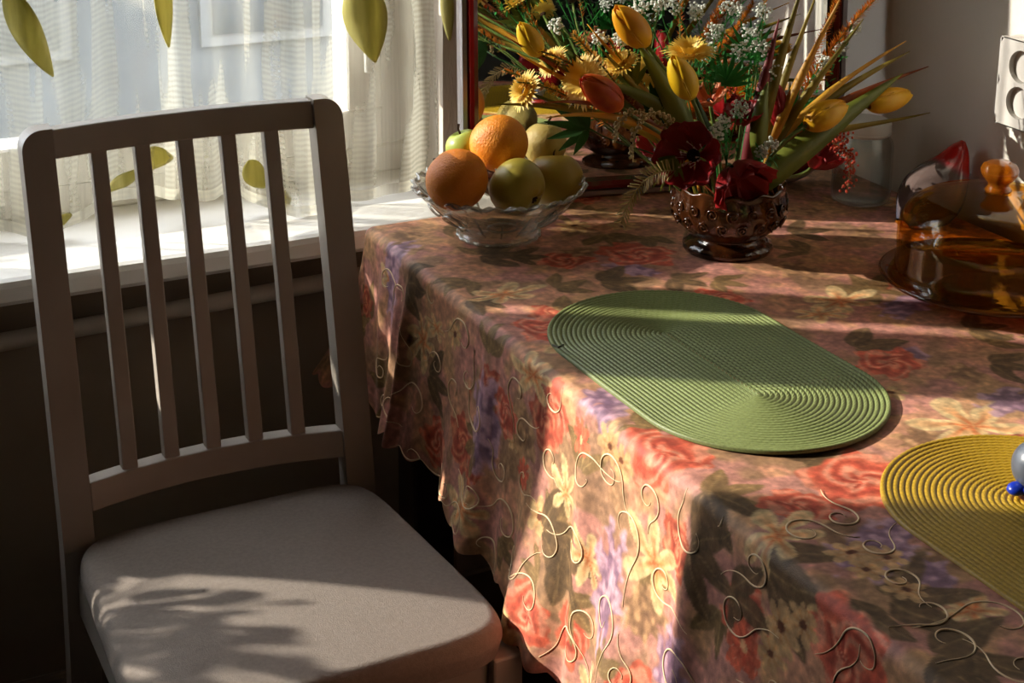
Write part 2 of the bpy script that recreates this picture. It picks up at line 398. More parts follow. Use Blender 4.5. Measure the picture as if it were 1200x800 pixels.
# ------------------------------------------------------------------ chair
m_chair = mat('chair_paint', (164, 154, 142), (172, 162, 150), .42, 12, bump=.05, bscale=60)
m_seat = mat('seat_fabric', (130, 118, 108), (138, 126, 116), .95, 220, bump=.35, bscale=700)
CHX, CHY, CHA, CW = -1.047, -.336, .0126, .3925
chair = thing('dining_chair', (CHX, CHY, 0), 'white wooden slat-back dining chair with grey padded seat beside the table', 'chair', rz=CHA)
def back_y(z):                    # how far the back leans towards the window at height z
    if z < .45: return .055 * ((.45 - z) / .45) ** 1.5
    t = (z - .45) / .50; return .095 * t ** 1.15
PW, PD = .037, .028
for sx in (-1, 1):
    xo = sx * CW / 2; xi = sx * (CW / 2 - PW)
    o = MB(); n = 26; zt = .952; rr = .024; P = []; ring = []
    for i in range(n + 1):
        z = (zt - rr) * i / 16 if i <= 16 else zt - rr + rr * sin((i - 16) / (n - 16) * pi / 2)
        cut = 0.
        if z > zt - rr: d = z - (zt - rr); cut = rr - sqrt(max(0, rr * rr - d * d))
        y = back_y(z)
        xa = xo - sx * cut
        for (x, yy) in ((xa, y - PD / 2), (xi, y - PD / 2), (xi, y + PD / 2), (xa, y + PD / 2)): P.append((x, yy, z))
    Fc = [(4 * i + j, 4 * i + (j + 1) % 4, 4 * i + 4 + (j + 1) % 4, 4 * i + 4 + j) for i in range(n) for j in range(4)] + [(0, 3, 2, 1), (4 * n, 4 * n + 1, 4 * n + 2, 4 * n + 3)]
    if sx > 0: Fc = [f[::-1] for f in Fc]
    o.add(P, Fc); o.build('back_post', m_chair, chair, local=True, bevel=.0022)
def rail(z0, z1, th, bow, name, zoff=0.):
    n = 16; P = []; W_ = CW / 2 - PW - .0006
    for i in range(n + 1):
        x = -W_ + 2 * W_ * i / n; b = bow * (1 - (x / W_) ** 2)
        for (z, d) in ((z0, -th / 2), (z1, -th / 2), (z1, th / 2), (z0, th / 2)): P.append((x, back_y(z) + b + d, z))
    Fc = [(4 * i + j, 4 * i + 4 + j, 4 * i + 4 + (j + 1) % 4, 4 * i + (j + 1) % 4) for i in range(n) for j in range(4)] + [(0, 1, 2, 3), (4 * n + 3, 4 * n + 2, 4 * n + 1, 4 * n)]
    return MB().add(P, Fc).build(name, m_chair, chair, local=True, bevel=.002)
rail(.916, .950, .020, .016, 'top_rail'); rail(.505, .540, .022, .022, 'lower_rail')
W_ = CW / 2 - PW
for k in range(5):
    x = -W_ + 2 * W_ * (k + 1) / 6; P = []; n = 12
    for i in range(n + 1):
        z = .537 + (.919 - .537) * i / n; b = (.022 + (.016 - .022) * i / n) * (1 - (x / W_) ** 2); y = back_y(z) + b
        for (dx, dy) in ((-.0095, -.008), (.0095, -.008), (.0095, .008), (-.0095, .008)): P.append((x + dx, y + dy, z))
    Fc = [(4 * i + j, 4 * i + (j + 1) % 4, 4 * i + 4 + (j + 1) % 4, 4 * i + 4 + j) for i in range(n) for j in range(4)] + [(0, 3, 2, 1), (4 * n, 4 * n + 1, 4 * n + 2, 4 * n + 3)]
    MB().add(P, Fc).build('slat', m_chair, chair, local=True, bevel=.0018)
# padded seat: rounded trapezoid, wider at the front
SB, SF, Y0s, Y1s = .186, .208, .004, -.400
def seat_p(u, v):
    # v: 0..1 rings from centre top outwards/down, u around
    a = 2 * pi * u; ca, sa = cos(a), sin(a); e = .26
    cx_ = math.copysign(abs(ca) ** e, ca); cy_ = math.copysign(abs(sa) ** e, sa)
    yy = (Y0s + Y1s) / 2 + cy_ * (Y0s - Y1s) / 2
    ww = SB + (SF - SB) * ((Y0s - yy) / (Y0s - Y1s))
    if v < .6:
        r = (v / .6) * .93; z = .4755 + .010 * (1 - (v / .6) ** 2)
    elif v < .9:
        q = (v - .6) / .3 * pi / 2; r = .93 + .07 * sin(q); z = .4755 - .022 * (1 - cos(q))
    else:
        q = (v - .9) / .1; r = 1.0 - .02 * q; z = .4535 - .020 * q
    yc = (Y0s + Y1s) / 2
    return (cx_ * ww * r, yc + (yy - yc) * r, z)
MB().grid(seat_p, 96, 40, closeu=True).build('seat_cushion', m_seat, chair, smooth=True, local=True)
MB().box((-.19, -.375, .374), (.19, -.355, .432)).build('front_apron', m_chair, chair, local=True, bevel=.002)
for sx in (-1, 1):
    P = []
    MB().box((sx * .196 - .018, -.388, 0), (sx * .196 + .018, -.350, .4335)).build('front_leg', m_chair, chair, local=True, bevel=.003)
    MB().bar((sx * .178, -.36, .405), (sx * .172, .0, .405), .020, .055).build('side_apron', m_chair, chair, local=True, bevel=.002)
MB().box((-.158, -.01, .378), (.158, .010, .432)).build('rear_apron', m_chair, chair, local=True, bevel=.002)

# ------------------------------------------------------------------ table and cloth
TX0, TX1, TY0, TY1, TZ = -.782, -.05, -.185, -1.56, .744
m_wood = mat('dark_wood', (42, 26, 18), (62, 38, 24), .5, 10, stretch=(1, 6, 1))
tb = thing('dining_table', ((TX0 + TX1) / 2, (TY0 + TY1) / 2, 0), 'dark wooden dining table under the floral cloth', 'table')
MB().box((TX0, TY1, TZ - .028), (TX1, TY0, TZ), .003).build('table_top', m_wood, tb)
for x in (TX0 + .05, TX1 - .05):
    for y in (TY0 - .05, TY1 + .05): MB().box((x - .03, y - .03, 0), (x + .03, y + .03, TZ - .028), .004).build('leg', m_wood, tb)
ap = MB()
for x in (TX0 + .05, TX1 - .05): MB().box((x - .011, TY1 + .08, TZ - .12), (x + .011, TY0 - .08, TZ - .028)).build('apron', m_wood, tb)
for y in (TY0 - .05, TY1 + .05): MB().box((TX0 + .08, y - .011, TZ - .12), (TX1 - .08, y + .011, TZ - .028)).build('apron', m_wood, tb)

CT = .750                                       # cloth top surface
def cloth_grid():
    st = .0021
    def axis(a, b, drop0, drop1):
        n = int(abs(b - a) / st); n0 = int(drop0 / st); n1 = int(drop1 / st)
        w0 = -np.linspace(1, 0, n0, endpoint=False); w1 = np.linspace(0, 1, n1 + 1)[1:]
        base = np.concatenate([np.full(n0, a), np.linspace(a, b, n + 1), np.full(n1, b)])
        ww = np.concatenate([w0, np.zeros(n + 1), w1])
        return base, ww
    bx, wx = axis(TX0, TX1, .32, .03); by, wy = axis(TY0, TY1, .25, .24)
    BX, BY = np.meshgrid(bx, by, indexing='ij'); WX, WY = np.meshgrid(wx, wy, indexing='ij')
    # hem drop, longer towards the near end, scalloped
    def sst(a, b, x): t = np.clip((x - a) / (b - a), 0, 1); return t * t * (3 - 2 * t)
    dl = .247 + .085 * sst(-.40, -.80, BY)
    EX = np.where(WX < 0, dl, .03); EY = np.where(WY > 0, .24, .235)
    DX, DY = WX * EX, -WY * EY      # +wy is the near end (towards -y)
    corner = (WX != 0) & (WY != 0)
    mxw = np.maximum(abs(WX), abs(WY)); hw = np.hypot(WX, WY); fac = np.where(corner, mxw / np.maximum(hw, 1e-9), 1)
    DX *= fac; DY *= fac
    E = np.hypot(DX, DY)
    nx = np.where(E > 0, DX / np.maximum(E, 1e-9), 0); ny = np.where(E > 0, DY / np.maximum(E, 1e-9), 0)
    S, T = BX + DX, BY + DY          # flat coordinates on the cloth
    # scalloped hem
    per = np.where(abs(nx) > abs(ny), T, S)
    edge = np.where(E > 0, np.clip((mxw - .9) / .1, 0, 1), 0)
    E2 = E + edge * .011 * (abs(np.sin(per * pi / .045)) - .5)
    r = .014; q = np.minimum(E2, r * pi / 2) / r
    hor = r * np.sin(q); dn = r * (1 - np.cos(q)); rest = np.maximum(E2 - r * pi / 2, 0)
    left = (DX < 0) & ~corner; cn = corner & (DX < 0) & (DY > 0)
    k = sst(0, .28, rest)
    fold = .5 + .5 * np.sin(T * 34 + .6) ; fold2 = .5 + .5 * np.sin(T * 83 + 1.9 + 2 * np.sin(T * 9))
    slope = np.where(left, .03 + .10 * fold * k + .035 * fold2 * k, .015)
    ang = np.arctan2(abs(ny), np.maximum(abs(nx), 1e-9)) / (pi / 2)
    slope = np.where(cn, .03 + .36 * np.sin(pi * ang) ** 2 * (.35 + .65 * k) , slope)
    # blend fold phase at the corner
    X = BX + nx * (hor + rest * slope); Y = BY + ny * (hor + rest * slope)
    Z = CT - dn - rest * np.sqrt(1 - slope ** 2)
    # soft ridge folds running down the left drop
    for (y0, amp, wd) in ((-.335, .012, .012), (-.30, .006, .010), (-.57, .008, .016), (-.80, .010, .02), (-1.0, .010, .022), (-.25, .006, .012)):
        g = np.exp(-((T - y0) / wd) ** 2) * np.where(left, sst(.0, .08, rest), 0)
        X -= amp * g
    Z += np.where(E == 0, .0012 * np.sin(S * 23 + 1) * np.sin(T * 17) , 0) * np.clip((S - TX0) / .03, 0, 1) * np.clip((TX1 - S) / .03, 0, 1) * np.clip((TY0 - T) / .03, 0, 1)
    return X, Y, Z, S, T
X, Y, Z, S, T = cloth_grid()
NXc, NYc = X.shape

# printed pattern, painted in flat cloth coordinates
def vnoise(x, y, sc, seed):
    g = np.random.default_rng(seed).random((256, 256)); x = x * sc + 100.3; y = y * sc + 77.7
    xi = np.floor(x).astype(int); yi = np.floor(y).astype(int); fx = x - xi; fy = y - yi
    fx = fx * fx * (3 - 2 * fx); fy = fy * fy * (3 - 2 * fy)
    a = g[xi % 256, yi % 256]; b = g[(xi + 1) % 256, yi % 256]; c = g[xi % 256, (yi + 1) % 256]; d = g[(xi + 1) % 256, (yi + 1) % 256]
    return (a * (1 - fx) + b * fx) * (1 - fy) + (c * (1 - fx) + d * fx) * fy
Sf, Tf = S.ravel().copy(), T.ravel().copy()
N1 = vnoise(Sf, Tf, 14, 1) * .6 + vnoise(Sf, Tf, 40, 2) * .4; N2 = vnoise(Sf, Tf, 18, 3) * .6 + vnoise(Sf, Tf, 55, 4) * .4
N3 = vnoise(Sf, Tf, 130, 5); N4 = vnoise(Sf, Tf, 260, 6)
def mixc(a, b, t): return a * (1 - t[:, None]) + np.array(b, float)[None, :] * t[:, None]
C = np.tile(np.array((214, 160, 128), float), (Sf.size, 1))
def ss(a, b, x): t = np.clip((x - a) / (b - a), 0, 1); return t * t * (3 - 2 * t)
C = mixc(C, (208, 166, 122), ss(.45, .7, N1)); C = mixc(C, (204, 148, 134), ss(.42, .64, N2)); C = mixc(C, (160, 132, 96), ss(.56, .72, 1 - N1) * .7)
WX_ = (vnoise(Sf, Tf, 45, 8) - .5) * .009; WY_ = (vnoise(Sf, Tf, 45, 9) - .5) * .009
SW, TW = Sf + WX_, Tf + WY_        # slightly wobbling coordinates for a hand painted look
def local(cx, cy, R, rot=0., asp=1.):
    idx = np.nonzero((abs(Sf - cx) < R * 1.5) & (abs(Tf - cy) < R * 1.5))[0]
    dx, dy = SW[idx] - cx, TW[idx] - cy
    c, s = cos(rot), sin(rot); u = c * dx + s * dy; v = (-s * dx + c * dy) / asp
    return idx, u, v
def put(idx, colr, alpha):
    C[idx] = C[idx] * (1 - alpha[:, None]) + colr * alpha[:, None]
def rose(cx, cy, R, c1=(222, 110, 82), c2=(242, 168, 138), c3=(172, 66, 50), rot=0., asp=1.):
    idx, u, v = local(cx, cy, R, rot, asp)
    if not idx.size: return
    rho = np.hypot(u, v) / R; ph = np.arctan2(v, u)
    edge = .86 + .10 * np.sin(5 * ph + cx * 90) + .06 * np.sin(11 * ph)
    al = ss(0, .07, edge - rho) * .95
    sw = .5 + .5 * np.sin(rho * 15 + ph * 2 + 2.2 * np.sin(ph * 2.5 + rho * 4) + N2[idx] * 5)
    cc = np.array(c1, float)[None] * np.ones((idx.size, 1))
    cc = mixc(cc, c2, ss(.55, .95, sw) * .8); cc = mixc(cc, c3, ss(.6, .95, 1 - sw) * ss(1.1, .1, rho) * .85)
    put(idx, cc, al)
def daisy(cx, cy, R, c1=(226, 196, 140), cc_=(112, 62, 36), n=7, rot=0., asp=1., c2=(200, 140, 80)):
    idx, u, v = local(cx, cy, R, rot, asp)
    if not idx.size: return
    rho = np.hypot(u, v) / R; ph = np.arctan2(v, u)
    edge = .5 + .5 * abs(np.cos(n * ph / 2)) ** .7; al = ss(0, .07, edge - rho) * .92
    cc = mixc(np.ones((idx.size, 1)) * np.array(c1, float)[None], c2, ss(.5, 1, abs(np.sin(n * ph / 2))) * .6 * ss(1, .2, rho))
    cc = mixc(cc, cc_, ss(.24, .17, rho)); put(idx, cc, al)
def lily(cx, cy, R, c1=(238, 214, 160), c2=(222, 128, 70), n=6, rot=0., asp=1.):
    idx, u, v = local(cx, cy, R, rot, asp)
    if not idx.size: return
    rho = np.hypot(u, v) / R; ph = np.arctan2(v, u)
    edge = .28 + .72 * abs(np.cos(n * ph / 2)) ** 1.1 * (.8 + .2 * np.sin(ph * 1.0 + 1)); al = ss(0, .08, edge - rho) * .95
    vein = ss(.75, 1, abs(np.cos(n * ph / 2))) * ss(.9, .2, rho)
    cc = mixc(np.ones((idx.size, 1)) * np.array(c1, float)[None], c2, np.clip(vein * .55 + ss(.35, .05, rho) * .6, 0, 1)); put(idx, cc, al)
def cloud(cx, cy, R, c1=(148, 118, 150), c2=(188, 156, 176), rot=0., asp=1.):
    idx, u, v = local(cx, cy, R, rot, asp)
    if not idx.size: return
    rho = np.hypot(u, v) / R; ph = np.arctan2(v, u)
    al = ss(0, .25, .9 + .12 * np.sin(7 * ph) + (N3[idx] - .5) * .5 - rho) * .9
    cc = mixc(np.ones((idx.size, 1)) * np.array(c1, float)[None], c2, ss(.35, .75, N3[idx])); put(idx, cc, al)
def pleaf(cx, cy, Ln, wd, rot, c1=(128, 104, 66), c2=(166, 142, 92)):
    idx, u, v = local(cx, cy, Ln * .7, rot)
    if not idx.size: return
    a = np.clip(u / (Ln / 2), -1, 1); hw = wd / 2 * (1 - a ** 2) ** .75 * (1 - .25 * a)
    al = ss(0, wd * .10, hw - abs(v)) * (abs(u) < Ln / 2) * .9
    cc = mixc(np.ones((idx.size, 1)) * np.array(c1, float)[None], c2, ss(wd * .06, 0, abs(v)) * .8 + .35 * N2[idx]); put(idx, cc, al)
def spray3(cx, cy, L, rot, **kw):
    for da in (-.8, 0, .85):
        a = rot + da; pleaf(cx + cos(a) * L * .55, cy + sin(a) * L * .55, L, L * .42, a, **kw)
pr = random.Random(11)
# filler pattern everywhere
for i in range(330):
    x = pr.uniform(TX0 - .33, TX1 + .02); y = pr.uniform(TY1 - .24, TY0 + .24); k = pr.random(); R = pr.uniform(.022, .042); a = pr.uniform(0, 6.28)
    if k < .34: spray3(x, y, pr.uniform(.035, .06), a)
    elif k < .52: rose(x, y, R * 1.15, rot=a, asp=pr.uniform(.7, 1)) if k < .45 else rose(x, y, R, (196, 96, 70), (224, 150, 112), (150, 60, 44), a, .8)
    elif k < .68: lily(x, y, R * 1.35, n=pr.choice((5, 6)), rot=a, asp=pr.uniform(.65, 1))
    elif k < .80: daisy(x, y, R * .75, n=pr.choice((6, 7, 8)), rot=a)
    elif k < .88: cloud(x, y, R * .9, rot=a, asp=pr.uniform(.6, 1.))
    else: cloud(x, y, R * 1.2, (150, 116, 84), (186, 150, 108), a, .7)
# the motifs one can pick out in the photograph: (kind, px, py, radius in m, ...), on the top or the left drop
def top(px, py): p = onz(px, py, CT); return p.x, p.y
def side(px, py): p = onx(px, py, TX0 - .022); return TX0 - (CT - p.z) - .008, p.y
def auto(px, py):
    ye = 264 + (px - 430) * .789
    return top(px, py) if py < ye else side(px, py)
for (px, py, L, a) in ((900, 528, .07, 0.), (935, 545, .06, .6), (640, 620, .08, 1.3), (662, 640, .07, 2.4), (835, 575, .07, 2.2), (805, 640, .07, 1.8), (885, 662, .09, 1.5), (845, 690, .07, 1.7), (965, 705, .08, 2.2), (1030, 700, .09, .4), (1085, 765, .09, .7), (1135, 762, .07, 2.),
                       (560, 300, .07, .3), (1130, 385, .06, .2), (1155, 425, .06, .8), (1000, 408, .07, .2), (925, 272, .06, .2), (780, 325, .06, 1.), (700, 330, .07, .3), (500, 440, .06, 1.6), (470, 330, .06, 1.5), (600, 300, .05, .5), (530, 345, .05, 1.)):
    x, y = auto(px, py); spray3(x, y, L * .95, -a, c1=(98, 78, 52), c2=(140, 116, 78))
for (px, py, R) in ((745, 297, .052), (640, 385, .042), (775, 528, .052), (1010, 562, .062), (935, 592, .034), (1040, 425, .042), (512, 520, .036), (640, 715, .040), (985, 772, .055), (868, 760, .024), (700, 385, .03), (1150, 560, .03)):
    x, y = auto(px, py); rose(x, y, R * 1.15, rot=px * .1, asp=.85)
for (px, py, R, asp, rot) in ((1135, 500, .070, .8, .4), (985, 352, .055, .7, .2), (560, 590, .048, .75, 1.6), (617, 440, .050, .6, 1.6), (765, 660, .055, .8, 1.2), (660, 575, .036, .8, .3), (690, 655, .034, .8, .7), (960, 368, .04, .7, .1), (880, 620, .05, .7, .4), (590, 345, .05, .6, .1), (530, 640, .035, .7, 1.2), (505, 385, .03, .6, 1.5)):
    x, y = auto(px, py); lily(x, y, R * 1.25, rot=rot, asp=asp)
for (px, py, R, asp, rot) in ((568, 495, .052, .55, .1), (717, 690, .060, .5, .05), (1188, 470, .04, .7, 0), (1065, 357, .045, .5, .3), (452, 300, .035, .6, .3), (1030, 640, .05, .6, .5), (790, 785, .04, .7, 0), (455, 350, .03, .6, .2), (690, 470, .03, .6, .3)):
    x, y = auto(px, py); cloud(x, y, R * 1.3, rot=rot, asp=asp)
for (px, py, R) in ((705, 520, .026), (722, 545, .022), (910, 742, .026), (898, 768, .022), (930, 735, .022), (1000, 648, .022), (1040, 655, .022), (1020, 668, .018), (1060, 690, .02)):
    x, y = auto(px, py); daisy(x, y, R, (214, 178, 128))
for (px, py, R) in ((675, 515, .022), (612, 556, .018), (868, 762, .024)):
    x, y = auto(px, py); daisy(x, y, R, (232, 116, 84), (250, 200, 150), 8, c2=(200, 70, 50))
# brush grain
C *= (.86 + .28 * N3)[:, None] * (.92 + .16 * N4)[:, None]
C = np.clip(C * np.array((.95, .90, .87))[None], 0, 255) / 255
Cl = np.where(C <= .04045, C / 12.92, ((C + .055) / 1.055) ** 2.4)
def cloth_material():
    mt = bpy.data.materials.new('floral_cloth'); mt.use_nodes = True; nt = mt.node_tree; N = nt.nodes; L = nt.links; b = N['Principled BSDF']
    at_ = N.new('ShaderNodeAttribute'); at_.attribute_name = 'print'
    tc = N.new('ShaderNodeTexCoord'); nz = N.new('ShaderNodeTexNoise'); nz.inputs['Scale'].default_value = 160; nz.inputs['Detail'].default_value = 5
    L.new(tc.outputs['Object'], nz.inputs['Vector'])
    mr = N.new('ShaderNodeMapRange'); mr.inputs['From Min'].default_value = .3; mr.inputs['From Max'].default_value = .7; mr.inputs['To Min'].default_value = .8; mr.inputs['To Max'].default_value = 1.15
    L.new(nz.outputs['Fac'], mr.inputs['Value'])
    mx = N.new('ShaderNodeVectorMath'); mx.operation = 'MULTIPLY'; L.new(at_.outputs['Color'], mx.inputs[0]); L.new(mr.outputs['Result'], mx.inputs[1])
    L.new(mx.outputs[0], b.inputs['Base Color']); b.inputs['Roughness'].default_value = .62; b.inputs['Specular IOR Level'].default_value = .35
    bp = N.new('ShaderNodeBump'); bp.inputs['Strength'].default_value = .25; bp.inputs['Distance'].default_value = .0015
    n2 = N.new('ShaderNodeTexNoise'); n2.inputs['Scale'].default_value = 700; L.new(tc.outputs['Object'], n2.inputs['Vector'])
    L.new(n2.outputs['Fac'], bp.inputs['Height']); L.new(bp.outputs[0], b.inputs['Normal'])
    tr = N.new('ShaderNodeBsdfTranslucent'); L.new(mx.outputs[0], tr.inputs[0])
    ms = N.new('ShaderNodeMixShader'); ms.inputs[0].default_value = .12; L.new(b.outputs[0], ms.inputs[1]); L.new(tr.outputs[0], ms.inputs[2]); L.new(ms.outputs[0], N['Material Output'].inputs[0])
    return mt
cl = thing('tablecloth', ((TX0 + TX1) / 2, (TY0 + TY1) / 2, CT), 'floral tablecloth in salmon, cream and lilac with curled cord embroidery', 'tablecloth')
def grid_mesh(name, X, Y, Z, parent, material, colors=None):
    o = origin_of(parent); n, k = X.shape
    me = bpy.data.meshes.new(name); me.vertices.add(n * k)
    me.vertices.foreach_set('co', np.stack([X - o.x, Y - o.y, Z - o.z], -1).astype(np.float32).ravel())
    I = np.arange(n * k).reshape(n, k); q = np.stack([I[:-1, :-1], I[:-1, 1:], I[1:, 1:], I[1:, :-1]], -1).reshape(-1, 4)
    me.loops.add(q.size); me.loops.foreach_set('vertex_index', q.ravel().astype(np.int32))
    me.polygons.add(len(q)); me.polygons.foreach_set('loop_start', (np.arange(len(q)) * 4).astype(np.int32))
    me.polygons.foreach_set('use_smooth', np.ones(len(q), bool))
    me.update(calc_edges=True)
    if colors is not None:
        ca = me.color_attributes.new('print', 'FLOAT_COLOR', 'POINT')
        ca.data.foreach_set('color', np.concatenate([colors, np.ones((n * k, 1))], 1).astype(np.float32).ravel())
    me.materials.append(material)
    ob = bpy.data.objects.new(name, me); col.objects.link(ob); ob.parent = parent
    return ob
grid_mesh('cloth', X, Y, Z, cl, cloth_material(), Cl)

# raised cord embroidery curling along the border of the cloth
def cloth_at(s, t):
    """surface point and outward normal for flat coordinates (left drop and top)"""
    if s >= TX0: return V((s, t, CT)), V((0, 0, 1))
    j = int(np.argmin(abs(T[NXc // 2] - t))); row = S[:, j]; i = int(np.argmin(abs(row - s)))
    i = min(max(i, 1), NXc - 2); j = min(max(j, 1), NYc - 2)
    p = V((X[i, j], Y[i, j], Z[i, j]))
    a = V((X[i + 1, j] - X[i - 1, j], Y[i + 1, j] - Y[i - 1, j], Z[i + 1, j] - Z[i - 1, j])); b = V((X[i, j + 1] - X[i, j - 1], Y[i, j + 1] - Y[i, j - 1], Z[i, j + 1] - Z[i, j - 1]))
    n = a.cross(b).normalized()
    if n.x > 0: n = -n
    return p, n
m_cord = mat('embroidery_cord', (222, 190, 146), (234, 206, 164), .6, 40)
def cord(pts, wid=.00072):
    P = []; W_ = []
    for (s, t) in pts:
        p, n = cloth_at(s, t); P.append(p + n * .0004)
    for _ in range(3): P = [P[0]] + [(P[i - 1] + P[i] * 2 + P[i + 1]) / 4 for i in range(1, len(P) - 1)] + [P[-1]]
    k = len(P); MB().tube(P, [wid * (.45 + 1.0 * sin(pi * (i + .5) / k) ** 2) for i in range(k)], 5).build('embroidered_curl', m_cord, cl, smooth=True)
er = random.Random(5)
used = []
for i in range(66):
    for _try in range(40):
        if i < 56: s = TX0 - er.uniform(.02, .30); t = er.uniform(TY0 - .06, -1.25)
        else: s = TX0 + er.uniform(.03, .09); t = er.uniform(-1.08, -1.45)
        if all(math.hypot(s - a_, t - b_) > .042 for a_, b_ in used): break
    used.append((s, t))
    R = er.uniform(.014, .026); a0 = er.uniform(0, 6.28); turns = er.uniform(.7, 1.25) * er.choice((-1, 1)); tail = er.uniform(.6, 1.6)
    pts = []; n = 30
    for k in range(n + 1):
        f_ = k / n; a = a0 + turns * 2 * pi * f_; rr = R * (.28 + .9 * f_)
        pts.append((s + rr * cos(a), t + rr * sin(a) * 1.1))
    # a tail leaving the curl along its tangent
    (s1, t1), (s0, t0) = pts[-1], pts[-2]; dx, dy = s1 - s0, t1 - t0; dl = math.hypot(dx, dy)
    for k in range(1, 13):
        f_ = k / 12; an = math.atan2(dy, dx) - turns * f_ * .9
        s1 += cos(an) * R * tail / 12 * 1.6; t1 += sin(an) * R * tail / 12 * 1.6; pts.append((s1, t1))
    pts = [(a_, b_) for (a_, b_) in pts if TX0 - .31 < a_ and -1.5 < b_ < TY0 - .01 and not (TX0 - .012 < a_ < TX0)]
    if len(pts) > 8:
        # keep one continuous run
        run = [pts[0]]
        for q in pts[1:]:
            if math.hypot(q[0] - run[-1][0], q[1] - run[-1][1]) < .012: run.append(q)
            else: break
        if len(run) > 6: cord(run)

# ------------------------------------------------------------------ woven oval placemats
def placemat(name, cx, cy, R, L, label, c_lo, c_hi, rot=0., nr=24):
    z0 = CT + .0015
    o = thing(name, (cx, cy, CT), label, 'placemat', 'woven oval placemats on the table')
    na, sub = 560, 7
    rad_ = np.linspace(0.0002, R, nr * sub + 1); ang = np.linspace(0, 1, na + 1)
    per_s = 2 * L
    A_, B_ = np.meshgrid(rad_, ang, indexing='ij')
    # stadium curve of radius A_: parameter B_ walks round by a mix of arc and straight
    arc = pi * A_; tot = 2 * (arc + 2 * L); d = B_ * tot
    px_ = np.zeros_like(d); py_ = np.zeros_like(d)
    s1 = d < 2 * L; s2 = (d >= 2 * L) & (d < 2 * L + arc); s3 = (d >= 2 * L + arc) & (d < 4 * L + arc); s4 = d >= 4 * L + arc
    px_[s1] = A_[s1]; py_[s1] = -L + d[s1]
    th = (d - 2 * L) / A_; px_[s2] = (A_ * np.cos(th))[s2]; py_[s2] = L + (A_ * np.sin(th))[s2]
    px_[s3] = -A_[s3]; py_[s3] = (L - (d - 2 * L - arc))[s3]
    th = pi + (d - 4 * L - arc) / A_; px_[s4] = (A_ * np.cos(th))[s4]; py_[s4] = -L + (A_ * np.sin(th))[s4]
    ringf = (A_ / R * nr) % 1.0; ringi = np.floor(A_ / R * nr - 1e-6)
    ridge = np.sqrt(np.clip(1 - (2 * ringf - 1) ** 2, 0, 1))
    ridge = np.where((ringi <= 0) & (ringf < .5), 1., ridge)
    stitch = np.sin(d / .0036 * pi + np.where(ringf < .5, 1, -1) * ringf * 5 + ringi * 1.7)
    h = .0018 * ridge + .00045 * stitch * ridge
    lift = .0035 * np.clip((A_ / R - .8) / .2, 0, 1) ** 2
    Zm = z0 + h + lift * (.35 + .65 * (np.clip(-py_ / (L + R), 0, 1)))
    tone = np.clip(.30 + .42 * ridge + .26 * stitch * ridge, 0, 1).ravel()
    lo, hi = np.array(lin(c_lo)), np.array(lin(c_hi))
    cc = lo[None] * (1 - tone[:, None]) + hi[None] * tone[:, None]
    # fold the rim down to the cloth
    px_ = np.concatenate([px_, px_[-1:] * 1.0]); py_ = np.concatenate([py_, py_[-1:]]); Zm = np.concatenate([Zm, Zm[-1:] * 0 + Zm[-1:] - .0028]); cc = np.concatenate([cc, cc[-(na + 1):]])
    c, s = cos(rot), sin(rot)
    mt = bpy.data.materials.new(name + '_braid'); mt.use_nodes = True; N = mt.node_tree.nodes; L_ = mt.node_tree.links; b = N['Principled BSDF']
    a_ = N.new('ShaderNodeAttribute'); a_.attribute_name = 'print'; tc = N.new('ShaderNodeTexCoord'); nz = N.new('ShaderNodeTexNoise'); nz.inputs['Scale'].default_value = 400
    L_.new(tc.outputs['Object'], nz.inputs['Vector'])
    mr = N.new('ShaderNodeMapRange'); mr.inputs['To Min'].default_value = .6; mr.inputs['To Max'].default_value = 1.4; L_.new(nz.outputs['Fac'], mr.inputs['Value'])
    vm = N.new('ShaderNodeVectorMath'); vm.operation = 'MULTIPLY'; L_.new(a_.outputs['Color'], vm.inputs[0]); L_.new(mr.outputs['Result'], vm.inputs[1])
    L_.new(vm.outputs[0], b.inputs['Base Color']); b.inputs['Roughness'].default_value = .5
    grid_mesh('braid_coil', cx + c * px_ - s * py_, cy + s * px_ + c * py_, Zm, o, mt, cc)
    return o
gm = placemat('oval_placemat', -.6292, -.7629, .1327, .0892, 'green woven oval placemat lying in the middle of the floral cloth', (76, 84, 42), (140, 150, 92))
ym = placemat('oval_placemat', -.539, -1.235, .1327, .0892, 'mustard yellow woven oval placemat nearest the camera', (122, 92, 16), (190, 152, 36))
MB().tube([onz(648, 404, CT + .008), onz(654, 407, CT + .011), onz(660, 404, CT + .008)], .0012, 6).build('loose_thread', mat('dark_thread', (40, 44, 30)), gm)

# ------------------------------------------------------------------ mirror standing in the corner
MP = V((-.467, -.185, 0)); MD = V((.9717, -.2360, 0)); MN = V((.2360, .9717, 0))     # base line, along, away from the room
MLEAN = .06
def mp(a, h, o=0.):
    """a along the base from MP, h height above the table, o out of the glass towards the room"""
    b = MP + MD * a + V((0, 0, CT + .001))
    up = (Zv * cos(MLEAN) + MN * sin(MLEAN)); nn = (MN * cos(MLEAN) - Zv * sin(MLEAN))
    return b + up * h - nn * o
A0, A1, H1, RC = -.176, .392, .86, .10     # left, right, top, corner radius
def outline(ins, n=10):
    """rounded rectangle, inset by ins; counter-clockwise"""
    pts = []; r = max(.004, RC - ins)
    for (cx, cy, a0) in ((A1 - ins - r, ins + r, -90), (A1 - ins - r, H1 - ins - r, 0), (A0 + ins + r, H1 - ins - r, 90), (A0 + ins + r, ins + r, 180)):
        for k in range(n + 1):
            a = rad(a0 + 90 * k / n); pts.append((cx + r * cos(a), cy + r * sin(a)))
    return pts
mir = thing('framed_mirror', mp(.11, 0), 'tall mirror in a dark red frame standing behind the flowers', 'mirror')
